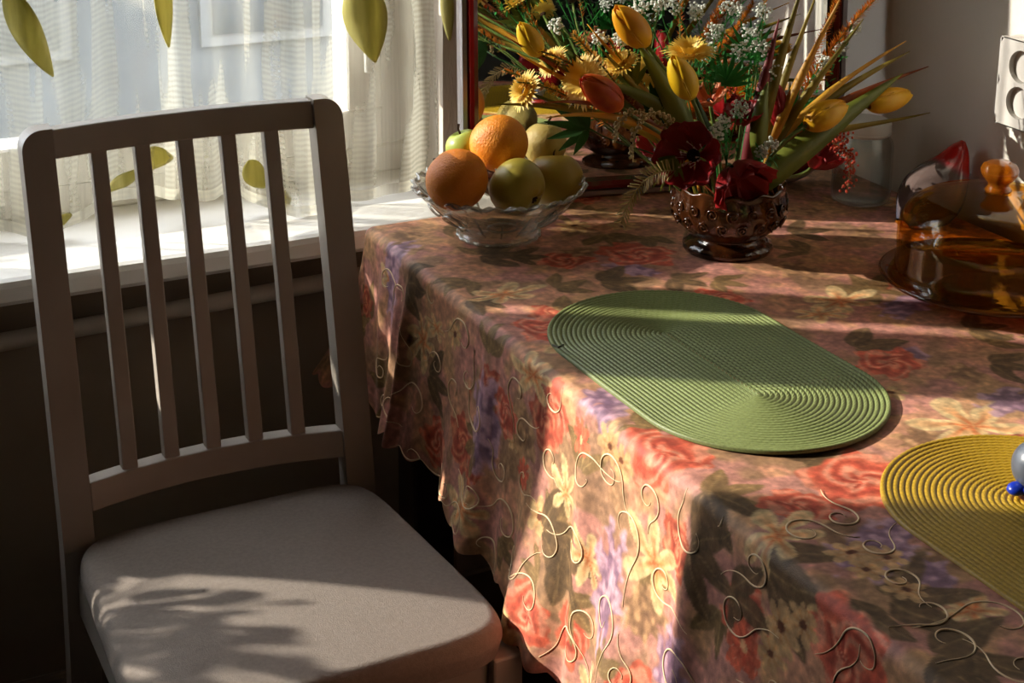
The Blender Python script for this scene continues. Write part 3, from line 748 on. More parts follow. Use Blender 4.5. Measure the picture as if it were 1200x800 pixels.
def band(i0, o0, i1, o1, mb):
    a, b = outline(i0), outline(i1); n = len(a)
    P = [mp(x, z, o0) for x, z in a] + [mp(x, z, o1) for x, z in b]
    mb.add(P, [(i, (i + 1) % n, n + (i + 1) % n, n + i) for i in range(n)])
fm = MB(); band(0, -.012, 0, .008, fm); band(0, .008, .003, .012, fm); band(.003, .012, .009, .013, fm); band(.009, .013, .010, .009, fm)
fm.build('frame_edge', mat('silver_edge', (150, 146, 150), (176, 172, 176), .3, 10, metal=.6), mir, smooth=False)
fm = MB(); band(.010, .009, .013, .016, fm); band(.013, .016, .018, .0185, fm); band(.018, .0185, .024, .016, fm); band(.024, .016, .027, .002, fm)
fm.build('frame', mat('red_lacquer', (92, 14, 10), (116, 20, 14), .18, 6, coat=.6), mir, smooth=True)
gl_ = outline(.024); P = [mp(x, z, .003) for x, z in gl_]
mg = bpy.data.materials.new('mirror_glass'); mg.use_nodes = True
nb = mg.node_tree.nodes['Principled BSDF']; nb.inputs['Metallic'].default_value = 1; nb.inputs['Roughness'].default_value = .015
nzm = mg.node_tree.nodes.new('ShaderNodeTexNoise'); nzm.inputs['Scale'].default_value = 3
rpm = mg.node_tree.nodes.new('ShaderNodeValToRGB'); rpm.color_ramp.elements[0].color = (.66, .68, .67, 1); rpm.color_ramp.elements[1].color = (.72, .74, .73, 1)
mg.node_tree.links.new(nzm.outputs['Fac'], rpm.inputs[0]); mg.node_tree.links.new(rpm.outputs[0], nb.inputs['Base Color'])
MB().add(P, [tuple(range(len(P)))]).build('mirror_glass', mg, mir)
P = [mp(x, z, -.008) for x, z in outline(.004)]
MB().add(P, [tuple(range(len(P)))[::-1]]).build('backing', m_wood, mir)

# ------------------------------------------------------------------ fruit bowl and fruit
BX, BY, BR, BH = -.6487, -.287, .112, .070
bowl = thing('fruit_bowl', (BX, BY, CT), 'clear pressed glass fruit bowl with scalloped rim', 'bowl')
m_bowl = glass('clear_glass', (.88, .86, .82), 2.6, .07, bump=.9, bscale=55, diff=.04, diffc=(190, 180, 160))
m_bowlr = glass('clear_glass_rim', (.80, .78, .74), 3.5, .10, bump=.5, bscale=120, diff=.32, diffc=(214, 208, 192))
outp = [(.0, .004), (.046, .002), (.052, .0), (.056, .003), (.052, .008), (.050, .012), (.062, .022), (.078, .036), (.093, .051), (.104, .062), (BR, BH)]
inp = [(BR - .003, BH + .0015), (BR - .008, BH - .002), (.097, .060), (.086, .050), (.070, .036), (.052, .024), (.030, .017), (.0, .015)]
prof = outp + inp
def bowl_rf(a, j, r, z):
    k = min(1, max(0, (r - .05) / .06)); f = 1 + .022 * k * cos(24 * a) + (.030 * sin(8 * a) ** 2 * k if 5 < j < 16 else 0)
    return r * f, z + .0022 * k ** 2 * cos(24 * a) * (1 if z > .05 else 0)
MB().lathe(prof, 192, (BX, BY, CT + .0005), bowl_rf).build('glass_body', m_bowl, bowl, smooth=True)
for ph in (0, pi):
    pts = []
    for k in range(193):
        a = 2 * pi * k / 192; f_ = 1 + .022 * cos(24 * a); rr = (BR - .0015 + .002 * cos(24 * a + ph)) * f_
        pts.append((BX + rr * cos(a), BY + rr * sin(a), CT + BH + .0012 + .0022 * cos(24 * a) + .0022 * sin(24 * a + ph)))
    MB().tube(pts, .0017, 6, caps=False).build('braided_rim', m_bowlr, bowl, smooth=True)
MB().tube([(BX + .0535 * (1 + .02 * cos(20 * a)) * cos(a), BY + .0535 * (1 + .02 * cos(20 * a)) * sin(a), CT + .0038) for a in [2 * pi * k / 120 for k in range(121)]], .0026, 8, caps=False).build('foot_ring', m_bowlr, bowl, smooth=True)
for i in range(16):
    a = 2 * pi * i / 16; MB().tube([(BX + cos(a) * r_, BY + sin(a) * r_, CT + z_) for r_, z_ in ((.052, .014), (.064, .024), (.080, .038), (.094, .0525))], [.0008, .0016, .0016, .0006], 5).build('moulded_rib', m_bowlr, bowl, smooth=True)
# moulded medallions round the side
for i in range(8):
    a = 2 * pi * (i + .5) / 8; c = V((BX + cos(a) * .0845, BY + sin(a) * .0845, CT + .039)); nrm = V((cos(a) * .72, sin(a) * .72, -.69)).normalized()
    t1 = V((-sin(a), cos(a), 0)); t2 = nrm.cross(t1)
    MB().tube([c + (t1 * cos(q) * .019 + t2 * sin(q) * .012) for q in [2 * pi * k / 24 for k in range(25)]], .0016, 6, caps=False).build('medallion', m_bowlr, bowl, smooth=True)
m_orange = mat('orange_peel', (226, 128, 14), (240, 152, 30), .5, 14, bump=.7, bscale=330, sss=.15)
m_orange2 = mat('orange_peel_deep', (216, 118, 14), (230, 138, 24), .5, 14, bump=.7, bscale=330, sss=.15)
m_apple = mat('green_apple_skin', (150, 134, 46), (176, 158, 66), .38, 10, bump=.06, bscale=150, sss=.1)
m_apple2 = mat('olive_pear_skin', (146, 118, 34), (170, 142, 50), .42, 9, bump=.1, bscale=180, sss=.1)
m_apple3 = mat('rough_pear_skin', (158, 134, 62), (180, 158, 88), .6, 30, bump=.6, bscale=160, sss=.1)
m_apple4 = mat('lime_apple_skin', (158, 172, 66), (182, 190, 84), .35, 10, bump=.06, bscale=150, sss=.1)
m_stalk = mat('fruit_stalk', (58, 40, 24), (76, 54, 30), .8, 50)
def fruit(name, c, r, material, label, axis, kind, sq=1.0):
    o = thing(name, c, label, 'fruit' if kind != 'orange' else 'orange', 'fruit in the glass bowl')
    ax = V(axis).normalized(); q = ax.to_track_quat('Z', 'Y'); nu, nv = 40, 28; P = []
    def f(u, v):
        a = 2 * pi * u; th = pi * (.001 + .998 * v)
        if kind == 'orange':
            rr = r * (1 + .010 * cos(3 * a) * sin(th)); z = rr * .96 * cos(th) - .05 * r * exp(-(th / .16) ** 2); d = rr * sin(th)
        else:
            rr = r * (1 + .025 * cos(5 * a) * (cos(th) < -.3) * abs(cos(th)))
            z = rr * sq * cos(th) - .28 * r * exp(-(th / .30) ** 2) + .20 * r * exp(-((pi - th) / .26) ** 2); d = rr * sin(th) * (1 + .04 * cos(th))
        return V(c) + q @ V((d * cos(a), d * sin(a), z))
    MB().grid(f, nu, nv, closeu=True).build('skin', material, o, smooth=True)
    if kind == 'orange':
        b = V(c) + ax * (r * .93); MB().ball(b, .0035, 8, 5, (1, 1, .6)).build('stem_button', m_stalk, o, smooth=True)
    else:
        b = V(c) + ax * (r * (sq - .27)); MB().tube([b, b + ax * .009, b + ax * .016 + V((.003, 0, 0))], [.0016, .0013, .0018], 6).build('stalk', m_stalk, o, smooth=True)
        b = V(c) - ax * (r * (sq - .21)); cal = MB()
        for k in range(5):
            w2 = q @ V((cos(k * 1.257), sin(k * 1.257), 0)); cal.tube([b, b + w2 * .0045 - ax * .003, b + w2 * .006 - ax * .001], [.0022, .0018, .0006], 5)
        cal.build('calyx', m_stalk, o, smooth=True)
    return o
fruit('orange', at(535, 211, -.318), .0405, m_orange2, 'orange at the left front of the glass bowl', (-.5, .5, .6), 'orange')
fruit('orange', at(585, 168, -.280), .0385, m_orange, 'orange on top of the fruit heap', (.2, .7, .7), 'orange')
fruit('apple', at(606, 219, -.338), .0375, m_apple, 'yellow-green apple at the front of the bowl showing its dark calyx', (-.45, .80, .42), 'apple', .92)
fruit('apple', at(650, 211, -.285), .0385, m_apple2, 'olive-green apple at the right side of the bowl', (.1, .3, 1), 'apple', .97)
fruit('apple', at(638, 169, -.245), .0300, m_apple3, 'small rough-skinned pale apple at the back right of the bowl', (.3, .2, 1), 'apple', 1.0)
fruit('apple', at(545, 173, -.236), .0260, m_apple4, 'small lime-green apple peeking out behind the oranges', (-.3, .2, 1), 'apple', .95)

# ------------------------------------------------------------------ amber glass cake stand with dome
PXc, PYc, PR = -.2064, -.7251, .1317
m_amber = glass('amber_glass', (.91, .72, .36), 1.0, .03, bump=.12, bscale=25)
m_amberd = glass('amber_glass_dark', (.62, .36, .10), 1.6, .05, bump=.2, bscale=30, diff=.16, diffc=(120, 66, 22))
pl = thing('cake_plate', (PXc, PYc, CT), 'round amber glass cake plate carrying the glass dome', 'plate')
MB().lathe([(0, .004), (.060, .003), (.064, .0), (.068, .0), (.072, .004), (.10, .009), (.122, .015), (PR - .001, .020), (PR, .0225), (PR - .003, .0245), (.122, .021), (.112, .0165), (.10, .0125), (.0, .0105)], 96, (PXc, PYc, CT + .0006)).build('plate_body', m_amberd, pl, smooth=True)
dm = thing('glass_dome', (PXc, PYc, CT + .018), 'amber glass cake dome with round knob', 'dome')
zd = CT + .0165
dp = [(.116, .0), (.1195, .001), (.1195, .004), (.1165, .006), (.114, .014), (.112, .030), (.113, .048), (.1125, .062), (.108, .078), (.098, .092), (.082, .101), (.060, .106), (.036, .1085), (.020, .110), (.012, .1115)]
MB().lathe(dp + [(r - .0025, z - .0025) for r, z in dp[::-1][:-3]], 96, (PXc, PYc, zd)).build('dome_body', m_amber, dm, smooth=True)
m_knob = glass('amber_knob', (.70, .38, .08), 2.2, .04, bump=.3, bscale=45, diff=.35, diffc=(196, 112, 26))
MB().lathe([(0, .1105), (.014, .1105), (.016, .113), (.013, .1165), (.0115, .120), (.016, .125), (.0205, .132), (.0215, .138), (.0185, .1445), (.011, .148), (0, .149)], 40, (PXc, PYc, zd), lambda a, j, r, z: (r * (1 + (.04 * cos(8 * a) if j > 4 else 0)), z)).build('knob', m_knob, dm, smooth=True)

# ------------------------------------------------------------------ jar with white lid, glass bird, socket strip, ornament
JX, JY = -.125, -.375
jar = thing('glass_jar', (JX, JY, CT), 'clear glass storage jar with white lid behind the flowers', 'jar')
m_jar = glass('jar_glass', (.90, .91, .88), 1.6, .05, bump=.3, bscale=18, diff=.06, diffc=(190, 190, 180))
MB().lathe([(0, .004), (.034, .003), (.040, .006), (.0415, .014), (.0415, .082), (.040, .090), (.034, .099), (.0335, .108), (.031, .108), (.031, .100), (.037, .090), (.0385, .082), (.0385, .014), (.034, .007), (0, .007)], 64, (JX, JY, CT + .0006), lambda a, j, r, z: (r * (1 + .012 * cos(12 * a)) if 3 < j < 6 else r, z)).build('jar_body', m_jar, jar, smooth=True)
m_lid = mat('white_plastic', (206, 206, 200), (216, 216, 210), .4, 10)
lid = MB().lathe([(0, .121), (.030, .121), (.0345, .1195), (.0362, .117), (.0362, .101), (.0345, .100), (.0345, .104), (0, .118)], 72, (JX, JY, CT + .0006), lambda a, j, r, z: (r * (1 + .012 * cos(36 * a)) if j in (3, 4) else r, z)).build('lid', m_lid, jar, smooth=True)
MB().lathe([(.0365, .103), (.0375, .1035), (.0375, .105), (.0365, .1055)], 48, (JX, JY, CT + .0006)).build('lid_ring', m_lid, lid, smooth=True)

# blown glass bird-shaped pitcher: round smoky body rising to an upturned red tail
def gl_mix(name, ca, cb, cc_):
    mt = bpy.data.materials.new(name); mt.use_nodes = True; nt = mt.node_tree; N = nt.nodes; L = nt.links; N.remove(N['Principled BSDF'])
    at_ = N.new('ShaderNodeAttribute'); at_.attribute_name = 'print'
    tp = N.new('ShaderNodeBsdfTransparent'); L.new(at_.outputs['Color'], tp.inputs[0])
    df = N.new('ShaderNodeBsdfDiffuse'); L.new(at_.outputs['Color'], df.inputs[0])
    gl = N.new('ShaderNodeBsdfGlossy'); gl.inputs['Roughness'].default_value = .04
    fr_ = N.new('ShaderNodeLayerWeight'); fr_.inputs['Blend'].default_value = .12
    a = N.new('ShaderNodeMixShader'); a.inputs[0].default_value = .7; L.new(tp.outputs[0], a.inputs[1]); L.new(df.outputs[0], a.inputs[2])
    b = N.new('ShaderNodeMixShader'); L.new(fr_.outputs['Facing'], b.inputs[0]); L.new(a.outputs[0], b.inputs[1]); L.new(gl.outputs[0], b.inputs[2])
    L.new(b.outputs[0], N['Material Output'].inputs[0]); return mt
bird = thing('glass_bird', (-.10, -.485, CT), 'blown glass bird in smoky blue and amber with upturned red tail', 'ornament')
BYY = -.485
sp_ = [at(px, py, BYY) for px, py in ((1060, 264), (1076, 246), (1090, 231), (1102, 215), (1112, 200), (1119, 187), (1125, 174), (1129, 165))]
sr_ = [.014, .036, .043, .039, .030, .021, .0125, .003]
nU, nA = 48, 32; P = np.zeros((nU + 1, nA + 1, 3)); CCb = np.zeros((nU + 1, nA + 1, 3))
def cat(arr, t):
    k = t * (len(arr) - 1); i = min(int(k), len(arr) - 2); f_ = k - i; g = lambda j: arr[min(max(j, 0), len(arr) - 1)]
    p0, p1, p2, p3 = g(i - 1), g(i), g(i + 1), g(i + 2)
    return (p1 * 2 + (p2 - p0) * f_ + (p0 * 2 - p1 * 5 + p2 * 4 - p3) * f_ ** 2 + (p1 * 3 - p0 - p2 * 3 + p3) * f_ ** 3) * .5
for i in range(nU + 1):
    t = i / nU; c = cat(sp_, t); r = max(.0012, cat(sr_, t)); tg = (cat(sp_, min(1, t + .02)) - cat(sp_, max(0, t - .02))).normalized()
    a = tg.cross(V((0, 1, .2))).normalized(); b = a.cross(tg)
    for j in range(nA + 1):
        q = 2 * pi * j / nA; p = c + a * (r * cos(q)) + b * (r * sin(q)); p.z = max(p.z, CT + .001); P[i, j] = p
        k = sm(.52, .66, t); am = sm(.10, .34, t + .30 * cos(q) - .10) * (1 - k)
        base = V((.10, .11, .16)).lerp(V((.42, .20, .03)), am * .3); CCb[i, j] = base.lerp(V((.62, .02, .015)), k)
grid_mesh('bird_body', P[..., 0], P[..., 1], P[..., 2], bird, gl_mix('bird_glass', 0, 0, 0), CCb.reshape(-1, 3))
MB().lathe([(0, 0), (.028, 0), (.030, .003), (.022, .007), (.012, .014)], 32, (sp_[1].x, BYY, CT + .0006)).build('foot', m_knob, bird, smooth=True)

# wall socket strip on the right wall
m_sock = mat('socket_plastic', (214, 208, 200), (222, 216, 208), .35, 10); m_hole = mat('socket_well', (176, 170, 160), (184, 178, 168), .4, 10); m_pin = mat('pin_hole', (20, 18, 16), (28, 26, 24), .8)
SY, SZ0, SZ1, SXp = -.590, .902, 1.018, .036
sk = thing('wall_socket', (XW, SY, SZ0), 'white surface-mounted power socket strip on the right wall', 'socket')
yw0, yw1 = SY - .040, SY + .040
plate = MB()
ctrs = [SZ0 + .035 + .0475 * k for k in range(2)]
MB().box((XW - SXp + .008, yw0, SZ0), (XW - .0005, yw1, SZ1), .004).build('back_box', m_sock, sk)
# front plate with round wells
n = 32; pm_ = MB(); wells = []
for k, zc in enumerate(ctrs):
    z0, z1 = zc - .02375, zc + .02375
    if k == 0: z0 = SZ0
    if k == len(ctrs) - 1: z1 = SZ1
    xf = XW - SXp; P = []; Rw = .0212
    for i in range(n):
        a = 2 * pi * i / n; ca, sa = cos(a), sin(a); t = min((yw1 - SY - .0015) / max(1e-6, abs(ca)), ((z1 - zc) if sa > 0 else (zc - z0)) / max(1e-6, abs(sa)))
        P.append((xf, SY + ca * t, zc + sa * t))
    for i in range(n):
        a = 2 * pi * i / n; P.append((xf, SY + cos(a) * Rw, zc + sin(a) * Rw))
    pm_.add(P, [(i, (i + 1) % n, n + (i + 1) % n, n + i) for i in range(n)])
pm_.box((XW - SXp, yw0, SZ0), (XW - SXp + .008, yw0 + .0015, SZ1)).box((XW - SXp, yw1 - .0015, SZ0), (XW - SXp + .008, yw1, SZ1))
pm_.box((XW - SXp, yw0, SZ1 - .0015), (XW - SXp + .008, yw1, SZ1)).box((XW - SXp, yw0, SZ0), (XW - SXp + .008, yw1, SZ0 + .0015))
pm_.build('front_plate', m_sock, sk)
for zc in ctrs:
    wm = MB(); P = []
    for d, R_ in ((0, .0212), (.016, .0204), (.016, 0.0005)):
        for i in range(n):
            a = 2 * pi * i / n; P.append((XW - SXp + d, SY + cos(a) * R_, zc + sin(a) * R_))
    wm.add(P, [(j * n + i, j * n + (i + 1) % n, (j + 1) * n + (i + 1) % n, (j + 1) * n + i) for j in range(2) for i in range(n)])
    wl = wm.build('socket_well', m_hole, sk)
    for dy in (-.0095, .0095):
        MB().tube([(XW - SXp + .0135, SY + dy, zc), (XW - SXp + .0155, SY + dy, zc)], .0026, 10).build('pin_hole', m_pin, wl)

# little ornament at the edge of the yellow mat
oz = CT + .0045; oc = V((-.531, -1.143, oz))
orn = thing('ceramic_figurine', oc, 'small grey, blue and red ceramic figurine on the yellow placemat', 'figurine')
m_grey = mat('grey_glaze', (74, 78, 86), (92, 96, 104), .3, 30); m_blue = mat('blue_glaze', (20, 44, 150), (34, 66, 180), .3, 20); m_redg = mat('red_glaze', (110, 24, 18), (134, 34, 24), .35, 20)
MB().lathe([(0, 0), (.017, 0), (.020, .004), (.019, .009), (.0, .012)], 28, oc).build('base', m_redg, orn, smooth=True)
MB().ball(oc + V((-.004, .002, .030)), .022, 20, 14, (.9, 1, 1.05)).build('body', m_grey, orn, smooth=True)
for k in range(3):
    MB().ball(oc + V((-.021 + k * .009, .004 - k * .010, .011 + .001 * k)), .0085, 12, 8, (1.2, 1, .7)).build('foot', m_blue, orn, smooth=True)
MB().ball(oc + V((-.002, .002, .056)), .012, 16, 10).build('head', m_grey, orn, smooth=True)
MB().lathe([(0, .078), (.004, .076), (.010, .066), (.0135, .060), (.0125, .057)], 20, oc + V((-.002, .002, 0))).build('cap', m_redg, orn, smooth=True)

# potted plant on the sill, left of the picture, whose leaves dapple the chair seat
pp = thing('potted_plant', (-2.02, -.045, SILL_Z), 'leafy green houseplant in a clay pot on the window sill', 'plant')
MB().lathe([(0, .001), (.038, .001), (.040, .004), (.050, .075), (.055, .077), (.055, .09), (.050, .09), (.047, .078), (0, .076)], 32, (-2.02, -.045, SILL_Z)).build('pot', mat('clay_pot', (158, 88, 58), (176, 104, 72), .8, 20), pp, smooth=True)
m_hleaf = mat('house_leaf', (48, 84, 34), (72, 112, 46), .4, 20, trans=.25)
def leaf_mesh(mb, base, tip, width, up=(0, 0, 1), fold=.25, droop=0., n=8, pw=.8):
    base, tip = V(base), V(tip); d = tip - base; L = d.length; t = d.normalized(); s = t.cross(V(up)); s = s.normalized() if s.length > 1e-5 else t.orthogonal().normalized(); nrm = s.cross(t)
    P = []
    for i in range(n + 1):
        a = i / n; w_ = width * .5 * sin(pi * (a * .97 + .03) ** pw) + .0003
        c = base + d * a + nrm * (droop * L * (a - a * a) * 4)
        P += [c - s * w_ + nrm * (w_ * fold), c, c + s * w_ + nrm * (w_ * fold)]
    mb.add(P, [(3 * i + j, 3 * i + j + 1, 3 * i + j + 4, 3 * i + j + 3) for i in range(n) for j in (0, 1)])
    return mb
pr2 = random.Random(21)
for k in range(150):
    h = pr2.uniform(.03, .265); x = pr2.uniform(-2.24, -1.775 - (SILL_Z + h - .84) * 1.75 if h > .108 else -1.775); y = -.045 + pr2.uniform(-.05, .06); a = pr2.uniform(0, 6.28)
    b = V((-2.02, -.045, SILL_Z + .08)); e = V((x, y, SILL_Z + h)); e.z = max(e.z, SILL_Z + .03)
    st = MB().tube(bez([b, b.lerp(e, .5) + V((0, 0, .04)), e], 6), .0012, 5).build('stem', m_hleaf, pp, smooth=True)
    leaf_mesh(MB(), e, e + V((cos(a) * .05, -.012 + sin(a) * .012, sin(a) * .03)), pr2.uniform(.020, .040), up=(.3, -1, .3), pw=.8).build('leaf', m_hleaf, st, smooth=True)

# ------------------------------------------------------------------ vase
VX, VY = -.403, -.457
m_vase = mat('amber_pressed_glass', (40, 18, 8), (84, 44, 16), .16, 26, bump=.6, bscale=60, coat=.5)
vase = thing('footed_vase', (VX, VY, CT), 'dark amber pressed glass footed vase holding the flowers', 'vase')
vp = [(0, .004), (.050, .002), (.056, .0), (.058, .004), (.057, .009), (.050, .013), (.040, .017), (.042, .021), (.056, .029), (.068, .041), (.0735, .055), (.0735, .068), (.070, .079), (.0715, .085), (.0725, .088), (.0705, .090), (.067, .087), (.064, .078), (.066, .066), (.066, .055), (.060, .042), (.045, .030), (.0, .026)]
MB().lathe(vp, 144, (VX, VY, CT + .0006), lambda a, j, r, z: (r * (1 + (.018 * cos(24 * a + z * 90) if 7 < j < 13 else 0) + (.012 * cos(18 * a) if j in (3, 4) else 0)), z + (.0022 * cos(12 * a) if 12 < j < 17 else 0))).build('vase_body', m_vase, vase, smooth=True)
for i in range(36):        # moulded scrolls round the belly
    a = 2 * pi * i / 18; pts = []; zc_ = .066 if i < 18 else .047; a += 0 if i < 18 else pi / 18
    for k in range(26):
        q = k / 25 * 3.4 * pi; rr = .0015 + .0068 * k / 25
        da = rr * cos(q) / .074; z = zc_ + rr * sin(q); rad2 = .0742 if z > .052 else .0742 - (.052 - z) * .42
        pts.append((VX + rad2 * cos(a + da), VY + rad2 * sin(a + da), CT + z))
    MB().tube(pts, .0013, 6).build('moulded_scroll', m_vase, vase, smooth=True)

# ------------------------------------------------------------------ flowers
m_stem = mat('stem_green', (74, 92, 34), (104, 120, 50), .55, 30)
m_tleaf = mat('tulip_leaf', (98, 108, 36), (140, 146, 58), .45, 16, stretch=(1, 1, .2), trans=.25)
m_dkleaf = mat('dark_leaf', (30, 62, 24), (52, 92, 36), .45, 20, trans=.2)
m_ytul = mat('yellow_petal', (238, 190, 20), (250, 214, 50), .45, 24, trans=.25); m_otul = mat('golden_petal', (236, 160, 16), (248, 194, 36), .45, 24, trans=.25)
m_rtul = mat('red_orange_petal', (202, 52, 16), (232, 112, 26), .45, 30, trans=.25); m_red = mat('crimson_petal', (140, 6, 12), (176, 16, 22), .5, 20, trans=.25)
m_ydai = mat('daisy_yellow', (232, 190, 62), (246, 216, 110), .5, 40, trans=.25); m_ctr = mat('flower_centre', (52, 30, 12), (86, 54, 18), .9, 90)
m_whitef = mat('white_floret', (222, 222, 206), (238, 238, 226), .6, 60, trans=.2); m_green = mat('bright_filler_green', (34, 112, 40), (60, 146, 60), .5, 40, trans=.25)
m_wheat = mat('orange_wheat', (196, 104, 22), (226, 146, 44), .6, 60, trans=.2); m_olive = mat('olive_blade', (128, 112, 30), (176, 150, 52), .5, 16, stretch=(1, 1, .3), trans=.3)
m_gold = mat('golden_blade', (200, 140, 34), (226, 172, 60), .5, 16, trans=.3); m_rust = mat('rust_blade', (140, 66, 24), (176, 92, 36), .5, 16, trans=.3)
m_bead = mat('pale_bead', (168, 140, 84), (196, 170, 112), .6, 60); m_redspr = mat('red_sprig', (176, 44, 24), (210, 84, 40), .6, 60, trans=.2); m_peach = mat('peach_petal', (226, 120, 70), (240, 160, 110), .5, 20, trans=.25)
def mouth(k=0., r=.045):
    return V((VX + r * cos(k), VY + r * sin(k), CT + .075))
def root(p, spread=.045):
    d = V((p.x - VX, p.y - VY, 0)); d = d.normalized() * min(spread, d.length * .35) if d.length > 1e-6 else d
    return V((VX + d.x, VY + d.y, CT + .06))
def stem(parent, p, dirn, r=.0022, mt=None, name='stem', sag=.06):
    b = root(p); m1 = b + V((0, 0, (p - b).length * .4)); m2 = p - V(dirn).normalized() * (p - b).length * .35
    return MB().tube(bez([b, m1, m2, p], 10), r, 6).build(name, mt or m_stem, parent, smooth=True)
def tulip(pxb, pyb, pxt, pyt, y, label, mt, R=None, dy=0.0, op=.0, nm='tulip'):
    """bud with base and tip at the given picture points, y = depth in the room"""
    b = at(pxb, pyb, y); t = at(pxt, pyt, y + dy); ax = (t - b); L = ax.length; ax = ax / L; R = R or L * .27
    o = thing(nm, b, label, 'tulip', 'tulips in the vase')
    s = ax.orthogonal().normalized(); w2 = ax.cross(s)
    for ring in (0, 1):
        for k in range(3):
            a0 = 2 * pi * k / 3 + ring * pi / 3 + .4; sc = 1.0 if ring == 0 else .90; span = 1.12
            def f(u, v):
                a = a0 + (u - .5) * 2 * span * (sin(pi * min(1, v * .93 + .07)) ** .45 if v > .35 else 1)
                rr = R * sc * (sin(pi * (v * .93 + .035) ** .82) ** .62 + op * v) * (1 + .05 * cos((u - .5) * pi))
                return b + ax * (L * v * (1.0 if ring == 0 else .97) - .15 * L * op * v * v) + (s * cos(a) + w2 * sin(a)) * rr
            MB().grid(f, 8, 10).build('petal', mt, o, smooth=True, solid=.0008)
    stem(o, b, ax, .0026)
    return o
def blade(pts, width, mt, name, label, twist=.0, cat_='leaf', grp=None, n=16):
    P_ = bez(pts, n); o = MB(); P = []
    for i, p in enumerate(P_):
        t = (P_[min(i + 1, n)] - P_[max(i - 1, 0)]).normalized(); s = t.cross(Fv).normalized()
        w_ = width * .5 * (sin(pi * (i / n * .93 + .07) ** .8) ** .9) + .0004
        nn = s.cross(t); a = twist * sin(i * .9); s2 = s * cos(a) + nn * sin(a)
        P += [p - s2 * w_, p - nn * (w_ * .35), p + s2 * w_]
    o.add(P, [(3 * i + j, 3 * i + j + 1, 3 * i + j + 4, 3 * i + j + 3) for i in range(n) for j in (0, 1)])
    return tag(o.build(name, mt, None, smooth=True, solid=.0007), label, cat_, grp)
def bladepx(px, py, y, width, mt, label, tw=.3, y0=None, rise=.5, bend=(0, 0), name='blade_leaf', grp='long blade leaves in the vase'):
    e = at(px, py, y); b = root(e); m_ = b.lerp(e, .5) + V((bend[0], 0, bend[1])) + V((0, 0, rise * .06))
    return blade([b, b + V((0, 0, (e - b).length * .3)), m_, e], width, mt, name, label, tw, 'leaf', grp)
def daisy3(px, py, y, R, face, label, n=30, mt=None, cat_='daisy'):
    c = at(px, py, y); ax = V(face).normalized(); s = ax.orthogonal().normalized(); w2 = ax.cross(s); o = thing('daisy', c, label, cat_, 'yellow daisies in the vase')
    for ring in (0, 1, 2):
        mb = MB()
        for k in range(n - ring * 3):
            a = 2 * pi * k / (n - ring * 3) + ring * .2 + random.uniform(-.05, .05); d = s * cos(a) + w2 * sin(a); L = R * (1 - .2 * ring) * random.uniform(.9, 1.05)
            leaf_mesh(mb, c + d * (R * .18), c + d * L + ax * (R * (.12 + .22 * ring)), R * .17, up=ax, fold=.2, droop=.12, n=5, pw=1.0)
        mb.build('petals', mt or m_ydai, o, smooth=True)
    MB().ball(c + ax * (R * .03), R * .2, 16, 8).build('centre', m_ctr, o, smooth=True)
    cone = c - ax * .012; stem(o, c - ax * .004, ax, .0022)
    return o
def poppy(px, py, y, R, face, label, mt=None, n=6, stamen=True):
    c = at(px, py, y); ax = V(face).normalized(); s = ax.orthogonal().normalized(); w2 = ax.cross(s); o = thing('poppy', c, label, 'poppy', 'crimson flowers in the vase')
    for k in range(n):
        a0 = 2 * pi * k / n; inner = k % 2
        def f(u, v):
            a = a0 + (u - .5) * 1.5 * (.35 + .65 * v); rr = R * v * (1 - .16 * abs(u - .5) ** 2 * 4 * v + .05 * sin(u * 17 + k * 3) * v)
            h = R * (.75 * v ** 2 - .12 + (.10 * sin(u * 9 + k) + .05 * sin(u * 23 + 2 * k)) * v - .10 * inner)
            return c + (s * cos(a) + w2 * sin(a)) * rr + ax * h
        MB().grid(f, 10, 8).build('petal', mt or m_red, o, smooth=True, solid=.0008)
    MB().ball(c - ax * (R * .05), R * .20, 14, 8).build('centre', mat('poppy_heart', (22, 8, 8), (36, 14, 10), .9), o, smooth=True)
    if stamen:
        st = MB()
        for k in range(14):
            a = random.uniform(0, 6.28); q = random.uniform(.15, .34) * R; p = c + (s * cos(a) + w2 * sin(a)) * q
            e = p + ax * (R * .40) + (s * cos(a) + w2 * sin(a)) * (q * .4); st.tube([p - ax * R * .1, e], .0005, 4); st.ball(e, .0013, 6, 4)
        st.build('stamens', mat('pale_stamen', (206, 150, 150), (226, 180, 176), .6), o)
    stem(o, c - ax * (R * .12), ax, .0026)
    return o
